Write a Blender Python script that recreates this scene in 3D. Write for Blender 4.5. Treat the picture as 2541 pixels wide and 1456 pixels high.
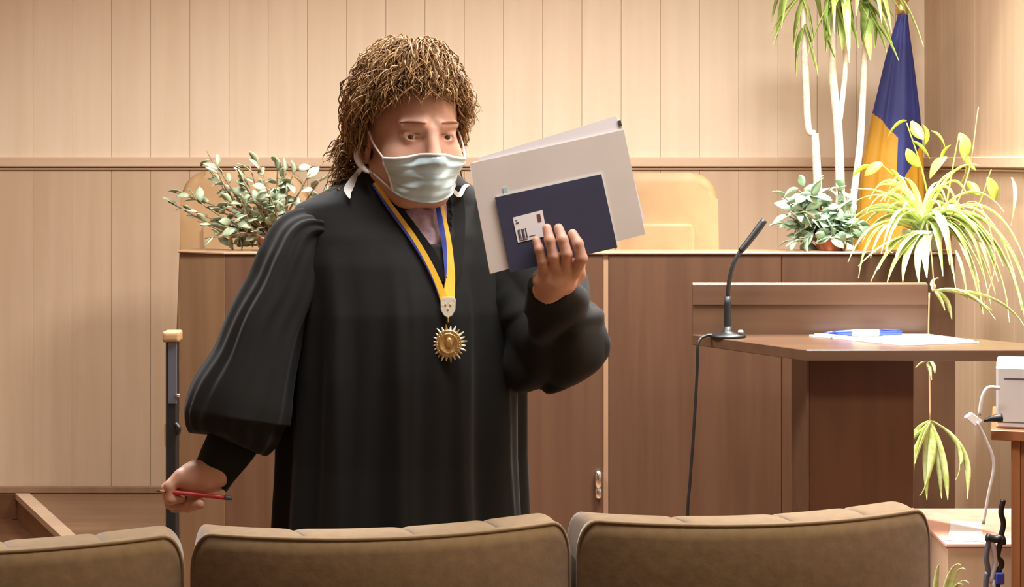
import bpy, bmesh, math, random
import numpy as np
from mathutils import Vector, Matrix
from mathutils.bvhtree import BVHTree

for o in list(bpy.data.objects):
    bpy.data.objects.remove(o)
SC = bpy.context.scene
COL = SC.collection

# ------------------------------------------------------------------ camera, world, lights, exposure
F = 4200.0; CX = 1270.5; HY = 400.0; CAMZ = 1.5
cam = bpy.data.cameras.new('camera'); camo = bpy.data.objects.new('camera', cam); COL.objects.link(camo)
camo.location = (0, 0, CAMZ); camo.rotation_euler = (math.radians(90), 0, 0)
cam.sensor_fit = 'HORIZONTAL'; cam.sensor_width = 36; cam.lens = 36 * F / 2541
cam.shift_x = 0; cam.shift_y = (HY - 728) / 2541
cam.clip_start = 0.05; cam.clip_end = 60
SC.camera = camo
W = bpy.data.worlds.new('world'); SC.world = W; W.use_nodes = True
W.node_tree.nodes['Background'].inputs[0].default_value = (1.0, 0.9, 0.78, 1)
W.node_tree.nodes['Background'].inputs[1].default_value = 0.25
SC.view_settings.view_transform = 'Standard'; SC.view_settings.look = 'None'
SC.view_settings.gamma = 1; SC.view_settings.exposure = 0.38
SC.view_settings.use_curve_mapping = False

def area(name, loc, sx, sy, power, col, rot=(0, 0, 0)):
    l = bpy.data.lights.new(name, 'AREA'); l.shape = 'RECTANGLE'; l.size = sx; l.size_y = sy
    l.energy = power; l.color = col
    o = bpy.data.objects.new(name, l); o.location = loc; o.rotation_euler = rot; COL.objects.link(o)
    return o
WARM = (0.985, 0.975, 0.97)
area('ceiling_lamp_front_right', (0.85, 4.3, 3.2), 0.8, 0.6, 135, WARM).data.spread = math.radians(152)
area('ceiling_lamp_front_left', (-1.1, 4.3, 3.2), 0.8, 0.6, 84, WARM).data.spread = math.radians(152)
area('ceiling_lamp_middle_row', (0.6, 2.2, 3.2), 2.2, 0.5, 70, WARM)
area('ceiling_lamp_rear_row', (-0.6, -0.4, 3.2), 3.0, 0.6, 5, WARM)
sp = bpy.data.lights.new('downlight_over_plants', 'SPOT'); sp.energy = 350; sp.color = (1.0, 0.96, 0.86)
sp.spot_size = math.radians(66); sp.spot_blend = 0.35; sp.shadow_soft_size = 0.05
spo = bpy.data.objects.new('downlight_over_plants', sp); spo.location = (1.45, 5.5, 3.15); COL.objects.link(spo)
spo.rotation_euler = (Vector((1.30, 5.5, 1.0)) - spo.location).to_track_quat('-Z', 'Y').to_euler()

# ------------------------------------------------------------------ helpers
rng = np.random.default_rng(7); random.seed(7)
def P(x, y, D):
    return Vector(((x - CX) / F * D, D, CAMZ - (y - HY) / F * D))
def lin(c):
    out = []
    for v in c[:3]:
        v = v / 255.0
        out.append(v / 12.92 if v <= 0.04045 else ((v + 0.055) / 1.055) ** 2.4)
    return (*out, 1.0)

def mat(name, col, rough=0.6, metal=0.0, sheen=0.0, sss=0.0, spec=0.5, trans=0.0):
    m = bpy.data.materials.new(name); m.use_nodes = True
    b = m.node_tree.nodes['Principled BSDF']
    b.inputs['Base Color'].default_value = lin(col); b.inputs['Roughness'].default_value = rough
    b.inputs['Metallic'].default_value = metal; b.inputs['Specular IOR Level'].default_value = spec
    if sheen:
        b.inputs['Sheen Weight'].default_value = sheen; b.inputs['Sheen Roughness'].default_value = 0.5
    if sss:
        b.inputs['Subsurface Weight'].default_value = sss; b.inputs['Subsurface Scale'].default_value = 0.01
        b.inputs['Subsurface Radius'].default_value = (1.0, 0.4, 0.25)
    return m

def add_noise(m, col2, scale=(20, 20, 20), strength=0.5, bump=0.0, detail=4, rand=0.0, lo=0.35, hi=0.65, coord='Object'):
    nt = m.node_tree; N = nt.nodes; L = nt.links; b = N['Principled BSDF']
    tc = N.new('ShaderNodeTexCoord'); mp = N.new('ShaderNodeMapping'); mp.inputs['Scale'].default_value = scale
    L.new(tc.outputs[coord], mp.inputs[0])
    nz = N.new('ShaderNodeTexNoise'); nz.inputs['Scale'].default_value = 1.0; nz.inputs['Detail'].default_value = detail
    oi = N.new('ShaderNodeObjectInfo')
    if rand:
        nz.noise_dimensions = '4D'
        mu = N.new('ShaderNodeMath'); mu.operation = 'MULTIPLY'; mu.inputs[1].default_value = 37.0
        L.new(oi.outputs['Random'], mu.inputs[0]); L.new(mu.outputs[0], nz.inputs['W'])
    L.new(mp.outputs[0], nz.inputs['Vector'])
    mr = N.new('ShaderNodeMapRange'); mr.inputs[1].default_value = lo; mr.inputs[2].default_value = hi
    mr.inputs[4].default_value = strength
    L.new(nz.outputs[0], mr.inputs[0])
    mx = N.new('ShaderNodeMix'); mx.data_type = 'RGBA'
    mx.inputs[6].default_value = b.inputs['Base Color'].default_value[:]; mx.inputs[7].default_value = lin(col2)
    L.new(mr.outputs[0], mx.inputs[0])
    outp = mx.outputs[2]
    if rand:
        hs = N.new('ShaderNodeHueSaturation'); mr2 = N.new('ShaderNodeMapRange')
        mr2.inputs[3].default_value = 1 - rand; mr2.inputs[4].default_value = 1 + rand
        L.new(oi.outputs['Random'], mr2.inputs[0]); L.new(mr2.outputs[0], hs.inputs['Value']); L.new(outp, hs.inputs['Color'])
        outp = hs.outputs[0]
    L.new(outp, b.inputs['Base Color'])
    if bump:
        bp = N.new('ShaderNodeBump'); bp.inputs['Strength'].default_value = bump; bp.inputs['Distance'].default_value = 0.004
        L.new(nz.outputs[0], bp.inputs['Height']); L.new(bp.outputs[0], b.inputs['Normal'])
    return m

M = {}
M['wall'] = add_noise(mat('pale_wall_veneer', (236, 216, 190), 0.5), (230, 207, 177), (22, 22, 1.2), 0.8, 0.02, rand=0.012)
M['wall_low_and_shaded'] = add_noise(mat('dado_and_shaded_wall_veneer', (202, 175, 146), 0.5), (193, 165, 134), (22, 22, 1.2), 0.8, 0.02, rand=0.012)
M['wall_gap'] = mat('wall_backing', (196, 164, 128), 0.8)
M['rail'] = add_noise(mat('rail_wood', (216, 188, 158), 0.45), (206, 176, 146), (1.5, 30, 30), 0.7)
M['bench'] = add_noise(mat('bench_walnut_veneer', (84, 57, 38), 0.45), (74, 48, 31), (26, 26, 1.6), 0.9, 0.02, rand=0.02)
M['bench_light'] = add_noise(mat('bench_edge_veneer', (150, 118, 90), 0.4), (138, 106, 80), (22, 22, 1.5), 0.9)
M['wing'] = add_noise(mat('wing_veneer', (124, 95, 68), 0.4), (112, 84, 58), (22, 22, 1.5), 0.9)
M['lectern'] = add_noise(mat('lectern_veneer', (90, 66, 48), 0.3), (80, 57, 41), (1.6, 22, 22), 0.9, 0.03)
M['lectern_dark'] = add_noise(mat('lectern_pedestal_veneer', (92, 58, 36), 0.4), (80, 49, 30), (22, 22, 1.6), 0.9)
M['floor'] = add_noise(mat('parquet_plank', (140, 106, 78), 0.3), (124, 92, 66), (1.6, 18, 18), 0.9, 0.03, rand=0.08)
M['floor_dark'] = add_noise(mat('floor_boards', (104, 68, 46), 0.3), (88, 56, 36), (1.6, 18, 18), 0.9, rand=0.08)
M['leather'] = add_noise(mat('tan_leather', (164, 130, 90), 0.6), (152, 118, 78), (9, 9, 9), 0.8, 0.1)
M['fabric'] = add_noise(mat('mustard_velour', (120, 93, 53), 0.9, sheen=0.3), (106, 80, 43), (60, 60, 60), 0.7, 0.15)
M['robe'] = add_noise(mat('black_robe_cloth', (25, 25, 23), 0.85, sheen=0.04, spec=0.3), (20, 20, 19), (14, 14, 5), 0.8, 0.05)
M['skin'] = add_noise(mat('skin', (208, 162, 138), 0.5, sss=0.2), (200, 146, 122), (30, 30, 30), 0.6, 0.04)
M['white_cloth'] = mat('white_cloth', (238, 236, 230), 0.8)
M['mask'] = add_noise(mat('mask_fleece', (206, 228, 233), 0.8, sss=0.1), (192, 218, 224), (40, 40, 120), 0.5)
M['blouse'] = add_noise(mat('lilac_blouse', (178, 152, 158), 0.8), (140, 112, 124), (70, 70, 70), 0.9, 0.3)
M['black'] = mat('black_plastic', (22, 22, 22), 0.45)
M['graymetal'] = mat('grey_painted_metal', (96, 98, 108), 0.4, 0.4)
M['chrome'] = mat('chrome', (215, 215, 215), 0.22, 1.0)
M['gold'] = add_noise(mat('gilt_metal', (236, 204, 140), 0.32, 0.75), (190, 146, 84), (160, 160, 160), 0.6, 0.3)
M['goldpale'] = add_noise(mat('pale_gilt', (252, 248, 230), 0.35, 0.1), (240, 224, 180), (120, 120, 120), 0.5, 0.2)
M['yellow'] = mat('yellow_ribbon', (240, 188, 50), 0.5)
M['blue'] = mat('blue_ribbon', (46, 62, 150), 0.5)
M['flag_blue'] = add_noise(mat('flag_blue', (52, 58, 128), 0.6), (40, 44, 104), (6, 6, 6), 0.6)
M['flag_yellow'] = add_noise(mat('flag_yellow', (214, 160, 44), 0.6), (194, 138, 30), (6, 6, 6), 0.6)
M['folder'] = add_noise(mat('grey_card', (222, 212, 202), 0.7), (212, 202, 192), (12, 12, 12), 0.5)
M['paper'] = mat('white_paper', (244, 240, 240), 0.75)
M['navy'] = add_noise(mat('navy_card', (58, 60, 84), 0.6), (50, 52, 72), (12, 12, 12), 0.6)
M['ink'] = mat('print_ink', (70, 66, 74), 0.7)
M['inkred'] = mat('print_ink_red', (120, 70, 70), 0.7)
M['teal'] = mat('pale_teal_mark', (170, 205, 210), 0.7)
M['red'] = mat('red_lacquer', (196, 62, 58), 0.35)
M['pot'] = mat('white_glazed_pot', (236, 234, 228), 0.3)
M['terracotta'] = mat('terracotta_pot', (170, 100, 70), 0.7)
M['soil'] = mat('potting_soil', (62, 46, 34), 0.95)
M['bark'] = add_noise(mat('woody_branch', (150, 120, 92), 0.8), (112, 86, 62), (50, 50, 30), 0.9, 0.3)
M['cane'] = add_noise(mat('pale_cane', (238, 224, 204), 0.6), (214, 190, 164), (20, 20, 45), 0.9, 0.3)
M['jade'] = add_noise(mat('jade_leaf', (138, 152, 116), 0.4), (172, 184, 156), (30, 30, 30), 0.8, rand=0.2)
M['jade2'] = add_noise(mat('blue_green_leaf', (142, 172, 138), 0.4), (176, 200, 176), (30, 30, 30), 0.8, rand=0.2)
M['spider'] = add_noise(mat('variegated_leaf', (186, 206, 104), 0.4), (232, 238, 186), (60, 60, 60), 0.8, rand=0.12)
M['dracaena'] = add_noise(mat('dracaena_leaf', (136, 164, 70), 0.4), (186, 204, 112), (20, 20, 20), 0.8, rand=0.25)
M['broad'] = add_noise(mat('lime_leaf', (184, 206, 66), 0.4), (214, 226, 110), (20, 20, 20), 0.8, rand=0.15)
M['dry'] = mat('dry_leaf', (196, 160, 116), 0.8)
M['device'] = mat('grey_plastic_case', (196, 190, 186), 0.5)
M['cabinet'] = add_noise(mat('cabinet_veneer', (146, 94, 58), 0.4), (126, 78, 46), (22, 22, 1.6), 0.9)
M['carton'] = add_noise(mat('cardboard', (204, 170, 138), 0.8), (190, 154, 122), (20, 20, 4), 0.6)
M['salmon'] = add_noise(mat('salmon_card', (236, 186, 164), 0.75), (220, 160, 136), (16, 16, 16), 0.8)
M['ceiling'] = mat('ceiling_paint', (236, 230, 220), 0.9)
M['eyewhite'] = mat('eye_white', (226, 216, 208), 0.25)
M['iris'] = mat('iris', (70, 50, 36), 0.2)
M['brow'] = mat('eyebrow_hair', (142, 104, 78), 0.8)
M['bluepen'] = mat('blue_pen_barrel', (40, 66, 190), 0.35)
M['nail'] = mat('nail', (232, 190, 172), 0.3)
# hair: strand to strand variation
mh = mat('auburn_hair', (168, 122, 72), 0.62, spec=0.25); M['hair'] = mh
nt = mh.node_tree; g = nt.nodes.new('ShaderNodeNewGeometry'); cr = nt.nodes.new('ShaderNodeValToRGB')
cr.color_ramp.elements[0].color = lin((108, 78, 50)); cr.color_ramp.elements[1].color = lin((206, 170, 122))
e = cr.color_ramp.elements.new(0.5); e.color = lin((156, 114, 70))
nt.links.new(g.outputs['Random Per Island'], cr.inputs[0]); nt.links.new(cr.outputs[0], nt.nodes['Principled BSDF'].inputs['Base Color'])
M['hair_base'] = add_noise(mat('hair_undercoat', (128, 92, 58), 0.8), (98, 68, 42), (60, 60, 60), 0.9, 0.5)

def tag(o, label=None, cat=None, group=None, kind=None):
    if label: o['label'] = label
    if cat: o['category'] = cat
    if group: o['group'] = group
    if kind: o['kind'] = kind
    return o
def empty(name, loc, label=None, cat=None, group=None, rz=0.0):
    o = bpy.data.objects.new(name, None); o.empty_display_size = 0.05
    o.location = loc; o.rotation_euler = (0, 0, rz); COL.objects.link(o)
    tag(o, label, cat, group)
    o['_w'] = 0; del o['_w']
    return o
def mesh(name, verts, faces, material, parent=None, smooth=False, local=False):
    """verts in world space unless local; parented meshes get parent-local coordinates"""
    me = bpy.data.meshes.new(name)
    V = [tuple(map(float, v)) for v in verts]
    me.from_pydata(V, [], [tuple(int(i) for i in f) for f in faces])
    return mobj(name, me, material, parent, smooth, local)
def pmat(p):
    m = Matrix.LocRotScale(p.location, p.rotation_euler, p.scale)
    return pmat(p.parent) @ m if p.parent else m
def mobj(name, me, material, parent=None, smooth=False, local=False):
    mats = material if isinstance(material, (list, tuple)) else [material]
    for m in mats:
        if m.name not in [q.name for q in me.materials if q]: me.materials.append(m)
    if smooth: me.polygons.foreach_set('use_smooth', [True] * len(me.polygons))
    o = bpy.data.objects.new(name, me); COL.objects.link(o)
    if parent:
        o.parent = parent
        if not local: me.transform(pmat(parent).inverted())
    elif not local and len(me.vertices):
        # origin at base centre
        a = np.empty(len(me.vertices) * 3); me.vertices.foreach_get('co', a); a = a.reshape(-1, 3)
        c = Vector(((a[:, 0].min() + a[:, 0].max()) / 2, (a[:, 1].min() + a[:, 1].max()) / 2, a[:, 2].min()))
        me.transform(Matrix.Translation(-c)); o.location = c
    me.update()
    return o
def bm_obj(name, bm, material, parent=None, smooth=False, local=False):
    me = bpy.data.meshes.new(name); bmesh.ops.recalc_face_normals(bm, faces=bm.faces); bm.to_mesh(me); bm.free()
    return mobj(name, me, material, parent, smooth, local)
def box_bm(x0, x1, y0, y1, z0, z1, bev=0.0, seg=1, bm=None):
    b = bm or bmesh.new()
    vs = [b.verts.new(v) for v in ((x0, y0, z0), (x1, y0, z0), (x1, y1, z0), (x0, y1, z0), (x0, y0, z1), (x1, y0, z1), (x1, y1, z1), (x0, y1, z1))]
    fs = [b.faces.new([vs[i] for i in f]) for f in ((0, 3, 2, 1), (4, 5, 6, 7), (0, 1, 5, 4), (1, 2, 6, 5), (2, 3, 7, 6), (3, 0, 4, 7))]
    if bev:
        bmesh.ops.bevel(b, geom=list({e for f in fs for e in f.edges}), offset=bev, segments=seg, affect='EDGES', profile=0.7)
    return b
def box(name, x0, x1, y0, y1, z0, z1, material, parent=None, bev=0.004, seg=1):
    return bm_obj(name, box_bm(x0, x1, y0, y1, z0, z1, bev, seg), material, parent)
def prism(name, poly, z0, z1, material, parent=None, bev=0.003):
    b = bmesh.new(); lo = [b.verts.new((x, y, z0)) for x, y in poly]; hi = [b.verts.new((x, y, z1)) for x, y in poly]
    n = len(poly); b.faces.new(lo[::-1]); b.faces.new(hi)
    for i in range(n): b.faces.new((lo[i], lo[(i + 1) % n], hi[(i + 1) % n], hi[i]))
    if bev: bmesh.ops.bevel(b, geom=b.edges[:], offset=bev, segments=1, affect='EDGES')
    return bm_obj(name, b, material, parent)
def slab(name, quad, n, t, material, parent=None, bev=0.0):
    """quad: 4+ world points in a plane, extruded by t along n"""
    n = Vector(n).normalized() * t; b = bmesh.new()
    A = [b.verts.new(q) for q in quad]; B = [b.verts.new(Vector(q) + n) for q in quad]; k = len(quad)
    b.faces.new(A); b.faces.new(B[::-1])
    for i in range(k): b.faces.new((A[i], B[i], B[(i + 1) % k], A[(i + 1) % k]))
    if bev: bmesh.ops.bevel(b, geom=b.edges[:], offset=bev, segments=2, affect='EDGES')
    return bm_obj(name, b, material, parent)
def smooth_path(pts, n=24):
    pts = [np.array(p, float) for p in pts]
    if len(pts) == 2: return [pts[0] + (pts[1] - pts[0]) * i / (n - 1) for i in range(n)]
    Q = [2 * pts[0] - pts[1]] + pts + [2 * pts[-1] - pts[-2]]; out = []
    segs = len(pts) - 1; per = max(2, n // segs)
    for i in range(segs):
        p0, p1, p2, p3 = Q[i:i + 4]
        for k in range(per):
            t = k / per
            out.append(0.5 * (2 * p1 + (p2 - p0) * t + (2 * p0 - 5 * p1 + 4 * p2 - p3) * t * t + (3 * p1 - p0 - 3 * p2 + p3) * t ** 3))
    out.append(pts[-1]); return out
def tube_geo(path, radii, sides=8, flat=1.0, up=(0, 0, 1), V=None, Fc=None, cap=True):
    V = [] if V is None else V; Fc = [] if Fc is None else Fc; base = len(V); n = len(path)
    path = [np.array(p, float) for p in path]
    if np.isscalar(radii): radii = [radii] * n
    if len(radii) != n: radii = np.interp(np.linspace(0, 1, n), np.linspace(0, 1, len(radii)), radii)
    up = np.array(up, float); prev = None
    for i in range(n):
        t = path[min(i + 1, n - 1)] - path[max(i - 1, 0)]; t /= (np.linalg.norm(t) + 1e-9)
        if prev is None:
            s = np.cross(t, up)
            if np.linalg.norm(s) < 1e-3: s = np.cross(t, (1, 0, 0))
        else: s = prev - t * np.dot(prev, t)
        s /= (np.linalg.norm(s) + 1e-9); prev = s; w = np.cross(s, t)
        for k in range(sides):
            a = 2 * math.pi * k / sides
            V.append(path[i] + radii[i] * (math.cos(a) * s + flat * math.sin(a) * w))
    for i in range(n - 1):
        for k in range(sides):
            k2 = (k + 1) % sides
            Fc.append((base + i * sides + k, base + i * sides + k2, base + (i + 1) * sides + k2, base + (i + 1) * sides + k))
    if cap:
        Fc.append(tuple(base + k for k in range(sides))[::-1]); Fc.append(tuple(base + (n - 1) * sides + k for k in range(sides)))
    return V, Fc
def tube(name, pts, radii, material, parent=None, sides=8, n=24, flat=1.0, up=(0, 0, 1)):
    V, Fc = tube_geo(smooth_path(pts, n), radii, sides, flat, up)
    return mesh(name, V, Fc, material, parent, True)
def lathe(name, c, prof, material, parent=None, sides=24, smooth=True):
    V = []; Fc = []; n = len(prof)
    for r, z in prof:
        for k in range(sides):
            a = 2 * math.pi * k / sides; V.append((c[0] + r * math.cos(a), c[1] + r * math.sin(a), c[2] + z))
    for i in range(n - 1):
        for k in range(sides):
            k2 = (k + 1) % sides; Fc.append((i * sides + k, i * sides + k2, (i + 1) * sides + k2, (i + 1) * sides + k))
    Fc.append(tuple(range(sides))[::-1]); Fc.append(tuple((n - 1) * sides + k for k in range(sides)))
    return mesh(name, V, Fc, material, parent, smooth)

# ------------------------------------------------------------------ the room
DW = 7.1; XR = 1.73; XL = -3.2; ZC = 3.25; YB = -1.5; PZ = 0.11
tag(box('floor', XL, XR, YB, DW, -0.08, 0.0, M['floor_dark'], bev=0), kind='structure')
tag(box('ceiling', XL, XR, YB, DW, ZC, ZC + 0.06, M['ceiling'], bev=0), kind='structure')
wb = tag(box('wall_back', XL, XR + 0.1, DW + 0.012, DW + 0.1, 0, ZC, M['wall_gap'], bev=0), kind='structure')
wr = tag(box('wall_right', XR + 0.012, XR + 0.1, YB, DW, 0, ZC, M['wall_gap'], bev=0), kind='structure')
wl = tag(box('wall_left', XL - 0.1, XL, YB, DW + 0.1, 0, ZC, M['bench_light'], bev=0), kind='structure')
tag(box('wall_rear', XL, XR, YB - 0.1, YB, 0, ZC, M['bench_light'], bev=0), kind='structure')
PWID = 0.1645
def planks(parent, axis, a0, a1, z0, z1, phase, material):
    bm = box_bm(0, PWID - 0.0012, 0, 0.012, z0, z1, 0.0008) if axis == 'x' else box_bm(0, 0.012, 0, PWID - 0.0012, z0, z1, 0.0008)
    me = bpy.data.meshes.new('plank'); bmesh.ops.recalc_face_normals(bm, faces=bm.faces); bm.to_mesh(me); bm.free(); me.materials.append(material)
    a = a0 + phase - PWID
    inv = pmat(parent).inverted()
    while a < a1:
        if a >= a0 - 1e-6 and a + PWID <= a1 + 0.1:
            o = bpy.data.objects.new('plank', me); COL.objects.link(o); o.parent = parent
            w = Vector((a, DW, 0)) if axis == 'x' else Vector((XR, a, 0))
            o.location = inv @ w
        a += PWID
ph = ((82 - CX) / 591.5 - XL) % PWID
planks(wb, 'x', XL, XR, 1.5, ZC, ph, M['wall'])
planks(wb, 'x', XL, XR, 0.1, 1.48, ph, M['wall_low_and_shaded'])
planks(wr, 'y', 2.0, DW - 0.02, 1.5, ZC, 0.05, M['wall_low_and_shaded'])  # upper right wall's shade put into its colour by the darker dado veneer
planks(wr, 'y', 2.0, DW - 0.02, 0.1, 1.48, 0.05, M['wall_low_and_shaded'])
def zpx(y, D=DW): return CAMZ - (y - HY) / F * D
def rail(name, pts, horiz):
    r = empty(name, pts); tag(r, kind='structure'); return r
t1 = tag(box('trim_1', XL, XR, DW - 0.022, DW, zpx(414), zpx(390), M['rail'], bev=0.004), kind='structure')
box('rail_lip', XL, XR, DW - 0.012, DW, zpx(421), zpx(417.5), M['rail'], t1, bev=0.001)
t2 = tag(box('trim_2', XR - 0.022, XR, 2.0, DW - 0.022, zpx(414), zpx(390), M['rail'], bev=0.004), kind='structure')
box('rail_lip', XR - 0.012, XR, 2.0, DW - 0.022, zpx(421), zpx(417.5), M['rail'], t2, bev=0.001)
tag(box('baseboard_back', XL, XR, DW - 0.018, DW, PZ, zpx(1205), M['bench_light'], bev=0.003), kind='structure')
tag(box('baseboard_right', XR - 0.018, XR, 2.0, DW - 0.02, 0.0, 0.14, M['bench_light'], bev=0.003), kind='structure')
tag(box('baseboard_left_back', XL, -2.06, DW - 0.018, DW, 0.0, 0.108, M['floor_dark'], bev=0.003), kind='structure')
# platform under the bench
def plx(d): return -2.08 + (DW - d) * 0.503
PF = 4.95
plat = prism('floor_platform', [(plx(DW - 0.02), DW - 0.02), (plx(PF), PF), (XR - 0.02, PF), (XR - 0.02, DW - 0.02)], 0.0, PZ - 0.012, M['bench_light'], bev=0)
tag(plat, kind='structure')
d = PF
while d < DW - 0.03:
    e2 = min(d + 0.118, DW - 0.02)
    prism('floor_board', [(plx(d) + 0.05, d), (XR - 0.02, d), (XR - 0.02, e2 - 0.002), (plx(e2) + 0.05, e2 - 0.002)], PZ - 0.012, PZ, M['floor'], plat, bev=0.001)
    d += 0.12
slab('edge_strip', [(plx(DW - .03) - 0.01, DW - .03, PZ - 0.02), (plx(PF) - 0.01, PF, PZ - 0.02), (plx(PF) + 0.05, PF, PZ - 0.02), (plx(DW - .03) + 0.05, DW - .03, PZ - 0.02)], (0, 0, 1), 0.024, M['rail'], plat)
# main floor boards visible at the far left
bmf = None
for i in range(16):
    y0 = 5.2 + i * 0.118
    if y0 + 0.116 < DW:
        prism('floor_board', [(XL + .02, y0), (plx(y0) - 0.02, y0), (plx(y0 + .116) - 0.02, y0 + .116), (XL + .02, y0 + .116)], 0.0, 0.004, M['floor_dark'], bpy.data.objects['floor'], bev=0.0008)

# unseen blocker added by the plant spot; keeps its beam off the right wall
tl = empty('added_beam_blocker', (1.45, 5.5, 3.15), 'added unseen white flap blocking the spot beam above the potted plants', 'light blocker')
box('flap', 1.497, 1.503, 5.25, 5.75, 2.87, 3.2, M['ceiling'], tl, 0.001)
box('bracket', 1.36, 1.54, 5.40, 5.60, 3.2, ZC, M['ceiling'], tl, 0.004)

# ------------------------------------------------------------------ judge bench
BD = 5.4; BZ = CAMZ - 226 / F * BD
bench = empty('judge_bench', (0.2, BD, PZ), 'long dark brown wooden judge bench behind the robed woman', 'bench')
def bx(px, D=BD): return (px - CX) / F * D
xs = [557, 1027, 1497]
for a, b_ in zip(xs[:-1], xs[1:]):
    box('front_panel', bx(a) + 0.001, bx(b_) - 0.001, BD, BD + 0.03, PZ, BZ - 0.007, M['bench'], bench, 0.002)
for a, b_ in ((1510, 1940), (1940, 2371)):
    box('front_panel', bx(a) + 0.001, bx(b_) - 0.001, BD, BD + 0.03, PZ, BZ - 0.007, M['bench'], bench, 0.002)
box('joint_strip', bx(1497), bx(1510), BD + 0.004, BD + 0.03, PZ, BZ - 0.007, M['bench_light'], bench, 0.001)
wing = [(bx(557), BD), (bx(557) , BD + 0.03), (bx(445, 5.52), 5.55), (bx(445, 5.52), 5.52)]
prism('wing_panel', wing, PZ, BZ - 0.007, M['wing'], bench, 0.001)
prism('bench_top', [(bx(557) - .002, BD - 0.006), (bx(2371) + .004, BD - 0.006), (bx(2371) + .004, BD + 0.18), (bx(557), BD + 0.18), (bx(445, 5.52), BD + 0.26), (bx(445, 5.52) - .004, 5.51)], BZ - 0.007, BZ, M['bench_light'], bench, 0.002)
box('desk_surface', -0.86, bx(2371), BD + 0.03, BD + 0.62, 0.82, 0.85, M['bench_light'], bench, 0.002)
box('end_panel', bx(2371) - 0.03, bx(2371), BD + 0.03, BD + 0.6, PZ, BZ - 0.007, M['bench'], bench, 0.002)
hp = P(1485, 1236, BD - 0.012)
lat = lathe('latch', hp, [(0.007, 0), (0.011, 0.004), (0.011, 0.028), (0.008, 0.032), (0.008, 0.036), (0.012, 0.04), (0.012, 0.082), (0.006, 0.088)], M['chrome'], bench, 14)
tag(lat, 'small chrome latch')

# ------------------------------------------------------------------ judges' chairs behind the bench
def judge_chair(cxp, D, label, z_top):
    X = (cxp - CX) / F * D
    r = empty('judge_chair', (X, D, PZ), label, 'chair', 'high-backed judge chairs')
    def pad(name, w, z0, z1, y0, thick, rad, flare=0.0, bev=0.03, par=None):
        b = bmesh.new(); out = []
        for (sx, sz) in ((-1, 0), (1, 0), (1, 1), (-1, 1)):
            n = 7 if sz else 2
            ww = w / 2 * (1 + flare * (1 - sz))
            rr = rad if sz else 0.03
            c = (sx * (ww - rr), (z1 - rr) if sz else (z0 + rr))
            a0 = {(-1, 0): math.pi, (1, 0): 1.5 * math.pi, (1, 1): 0, (-1, 1): .5 * math.pi}[(sx, sz)]
            for k in range(n):
                a = a0 + .5 * math.pi * k / (n - 1); out.append((c[0] + rr * math.cos(a), c[1] + rr * math.sin(a)))
        A = [b.verts.new((X + p[0], y0, p[1])) for p in out]; B = [b.verts.new((X + p[0], y0 + thick, p[1])) for p in out]
        b.faces.new(A); b.faces.new(B[::-1]); k = len(out)
        for i in range(k): b.faces.new((A[i], B[i], B[(i + 1) % k], A[(i + 1) % k]))
        es = [e for e in b.edges if abs((e.verts[0].co - e.verts[1].co).y) < 1e-6]
        bmesh.ops.bevel(b, geom=es, offset=bev, segments=4, affect='EDGES', profile=0.5)
        return bm_obj(name, b, M['leather'], par or r, True)
    bk = pad('backrest', 0.47, 0.55, z_top, D + 0.05, 0.12, 0.10, 0.13, 0.035)
    pad('back_cushion', 0.29, 0.62, z_top - 0.19, D + 0.032, 0.06, 0.02, 0.0, 0.012, bk)
    box('seat', X - 0.21, X + 0.21, D - 0.38, D + 0.06, 0.5, 0.6, M['leather'], r, 0.03, 3)
    for s in (-1, 1):
        box('armrest', X + s * 0.175 - 0.025, X + s * 0.175 + 0.025, D - 0.22, D + 0.06, 0.74, 0.78, M['leather'], r, 0.012, 2)
        box('arm_post', X + s * 0.175 - 0.015, X + s * 0.175 + 0.015, D - 0.1, D - 0.05, 0.52, 0.74, M['black'], r, 0.004)
    lathe('pedestal', (X, D - 0.15, PZ), [(0.28, 0), (0.28, 0.03), (0.04, 0.07), (0.03, 0.39)], M['black'], r, 20)
    return r
judge_chair(598, 6.25, 'tan leather high-backed chair behind the bench beside the jade plant', zpx(424, 6.3))
judge_chair(1628, 6.25, 'tan leather high-backed chair behind the bench, right of the raised folder', zpx(428, 6.3))

# ------------------------------------------------------------------ flag in the corner
FD = 6.75
fl = empty('flag_stand', ((2236 - CX) / F * FD, FD + 0.03, PZ), 'furled blue and yellow flag on a pole in the corner', 'flag')
fx, fy = (2236 - CX) / F * FD, FD
tube('pole', [(fx, fy + 0.03, PZ), (fx, fy + 0.03, zpx(8, FD))], 0.011, M['bark'], fl, 10, 6)
lathe('pole_base', (fx, fy + 0.03, PZ), [(0.14, 0), (0.14, 0.02), (0.03, 0.05), (0.02, 0.12)], M['black'], fl, 20)
fin = lathe('finial', (fx + 0.01, fy + 0.03, zpx(36, FD)), [(0.014, 0), (0.026, 0.004), (0.028, 0.02), (0.026, 0.034), (0.02, 0.05), (0.03, 0.06), (0.022, 0.1), (0.006, 0.16)], M['gold'], fl, 16)
V = []; Fc = []; mi = []; NU = 240; NZ = 220
ztop, zbot = zpx(38, FD), zpx(640, FD)
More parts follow.
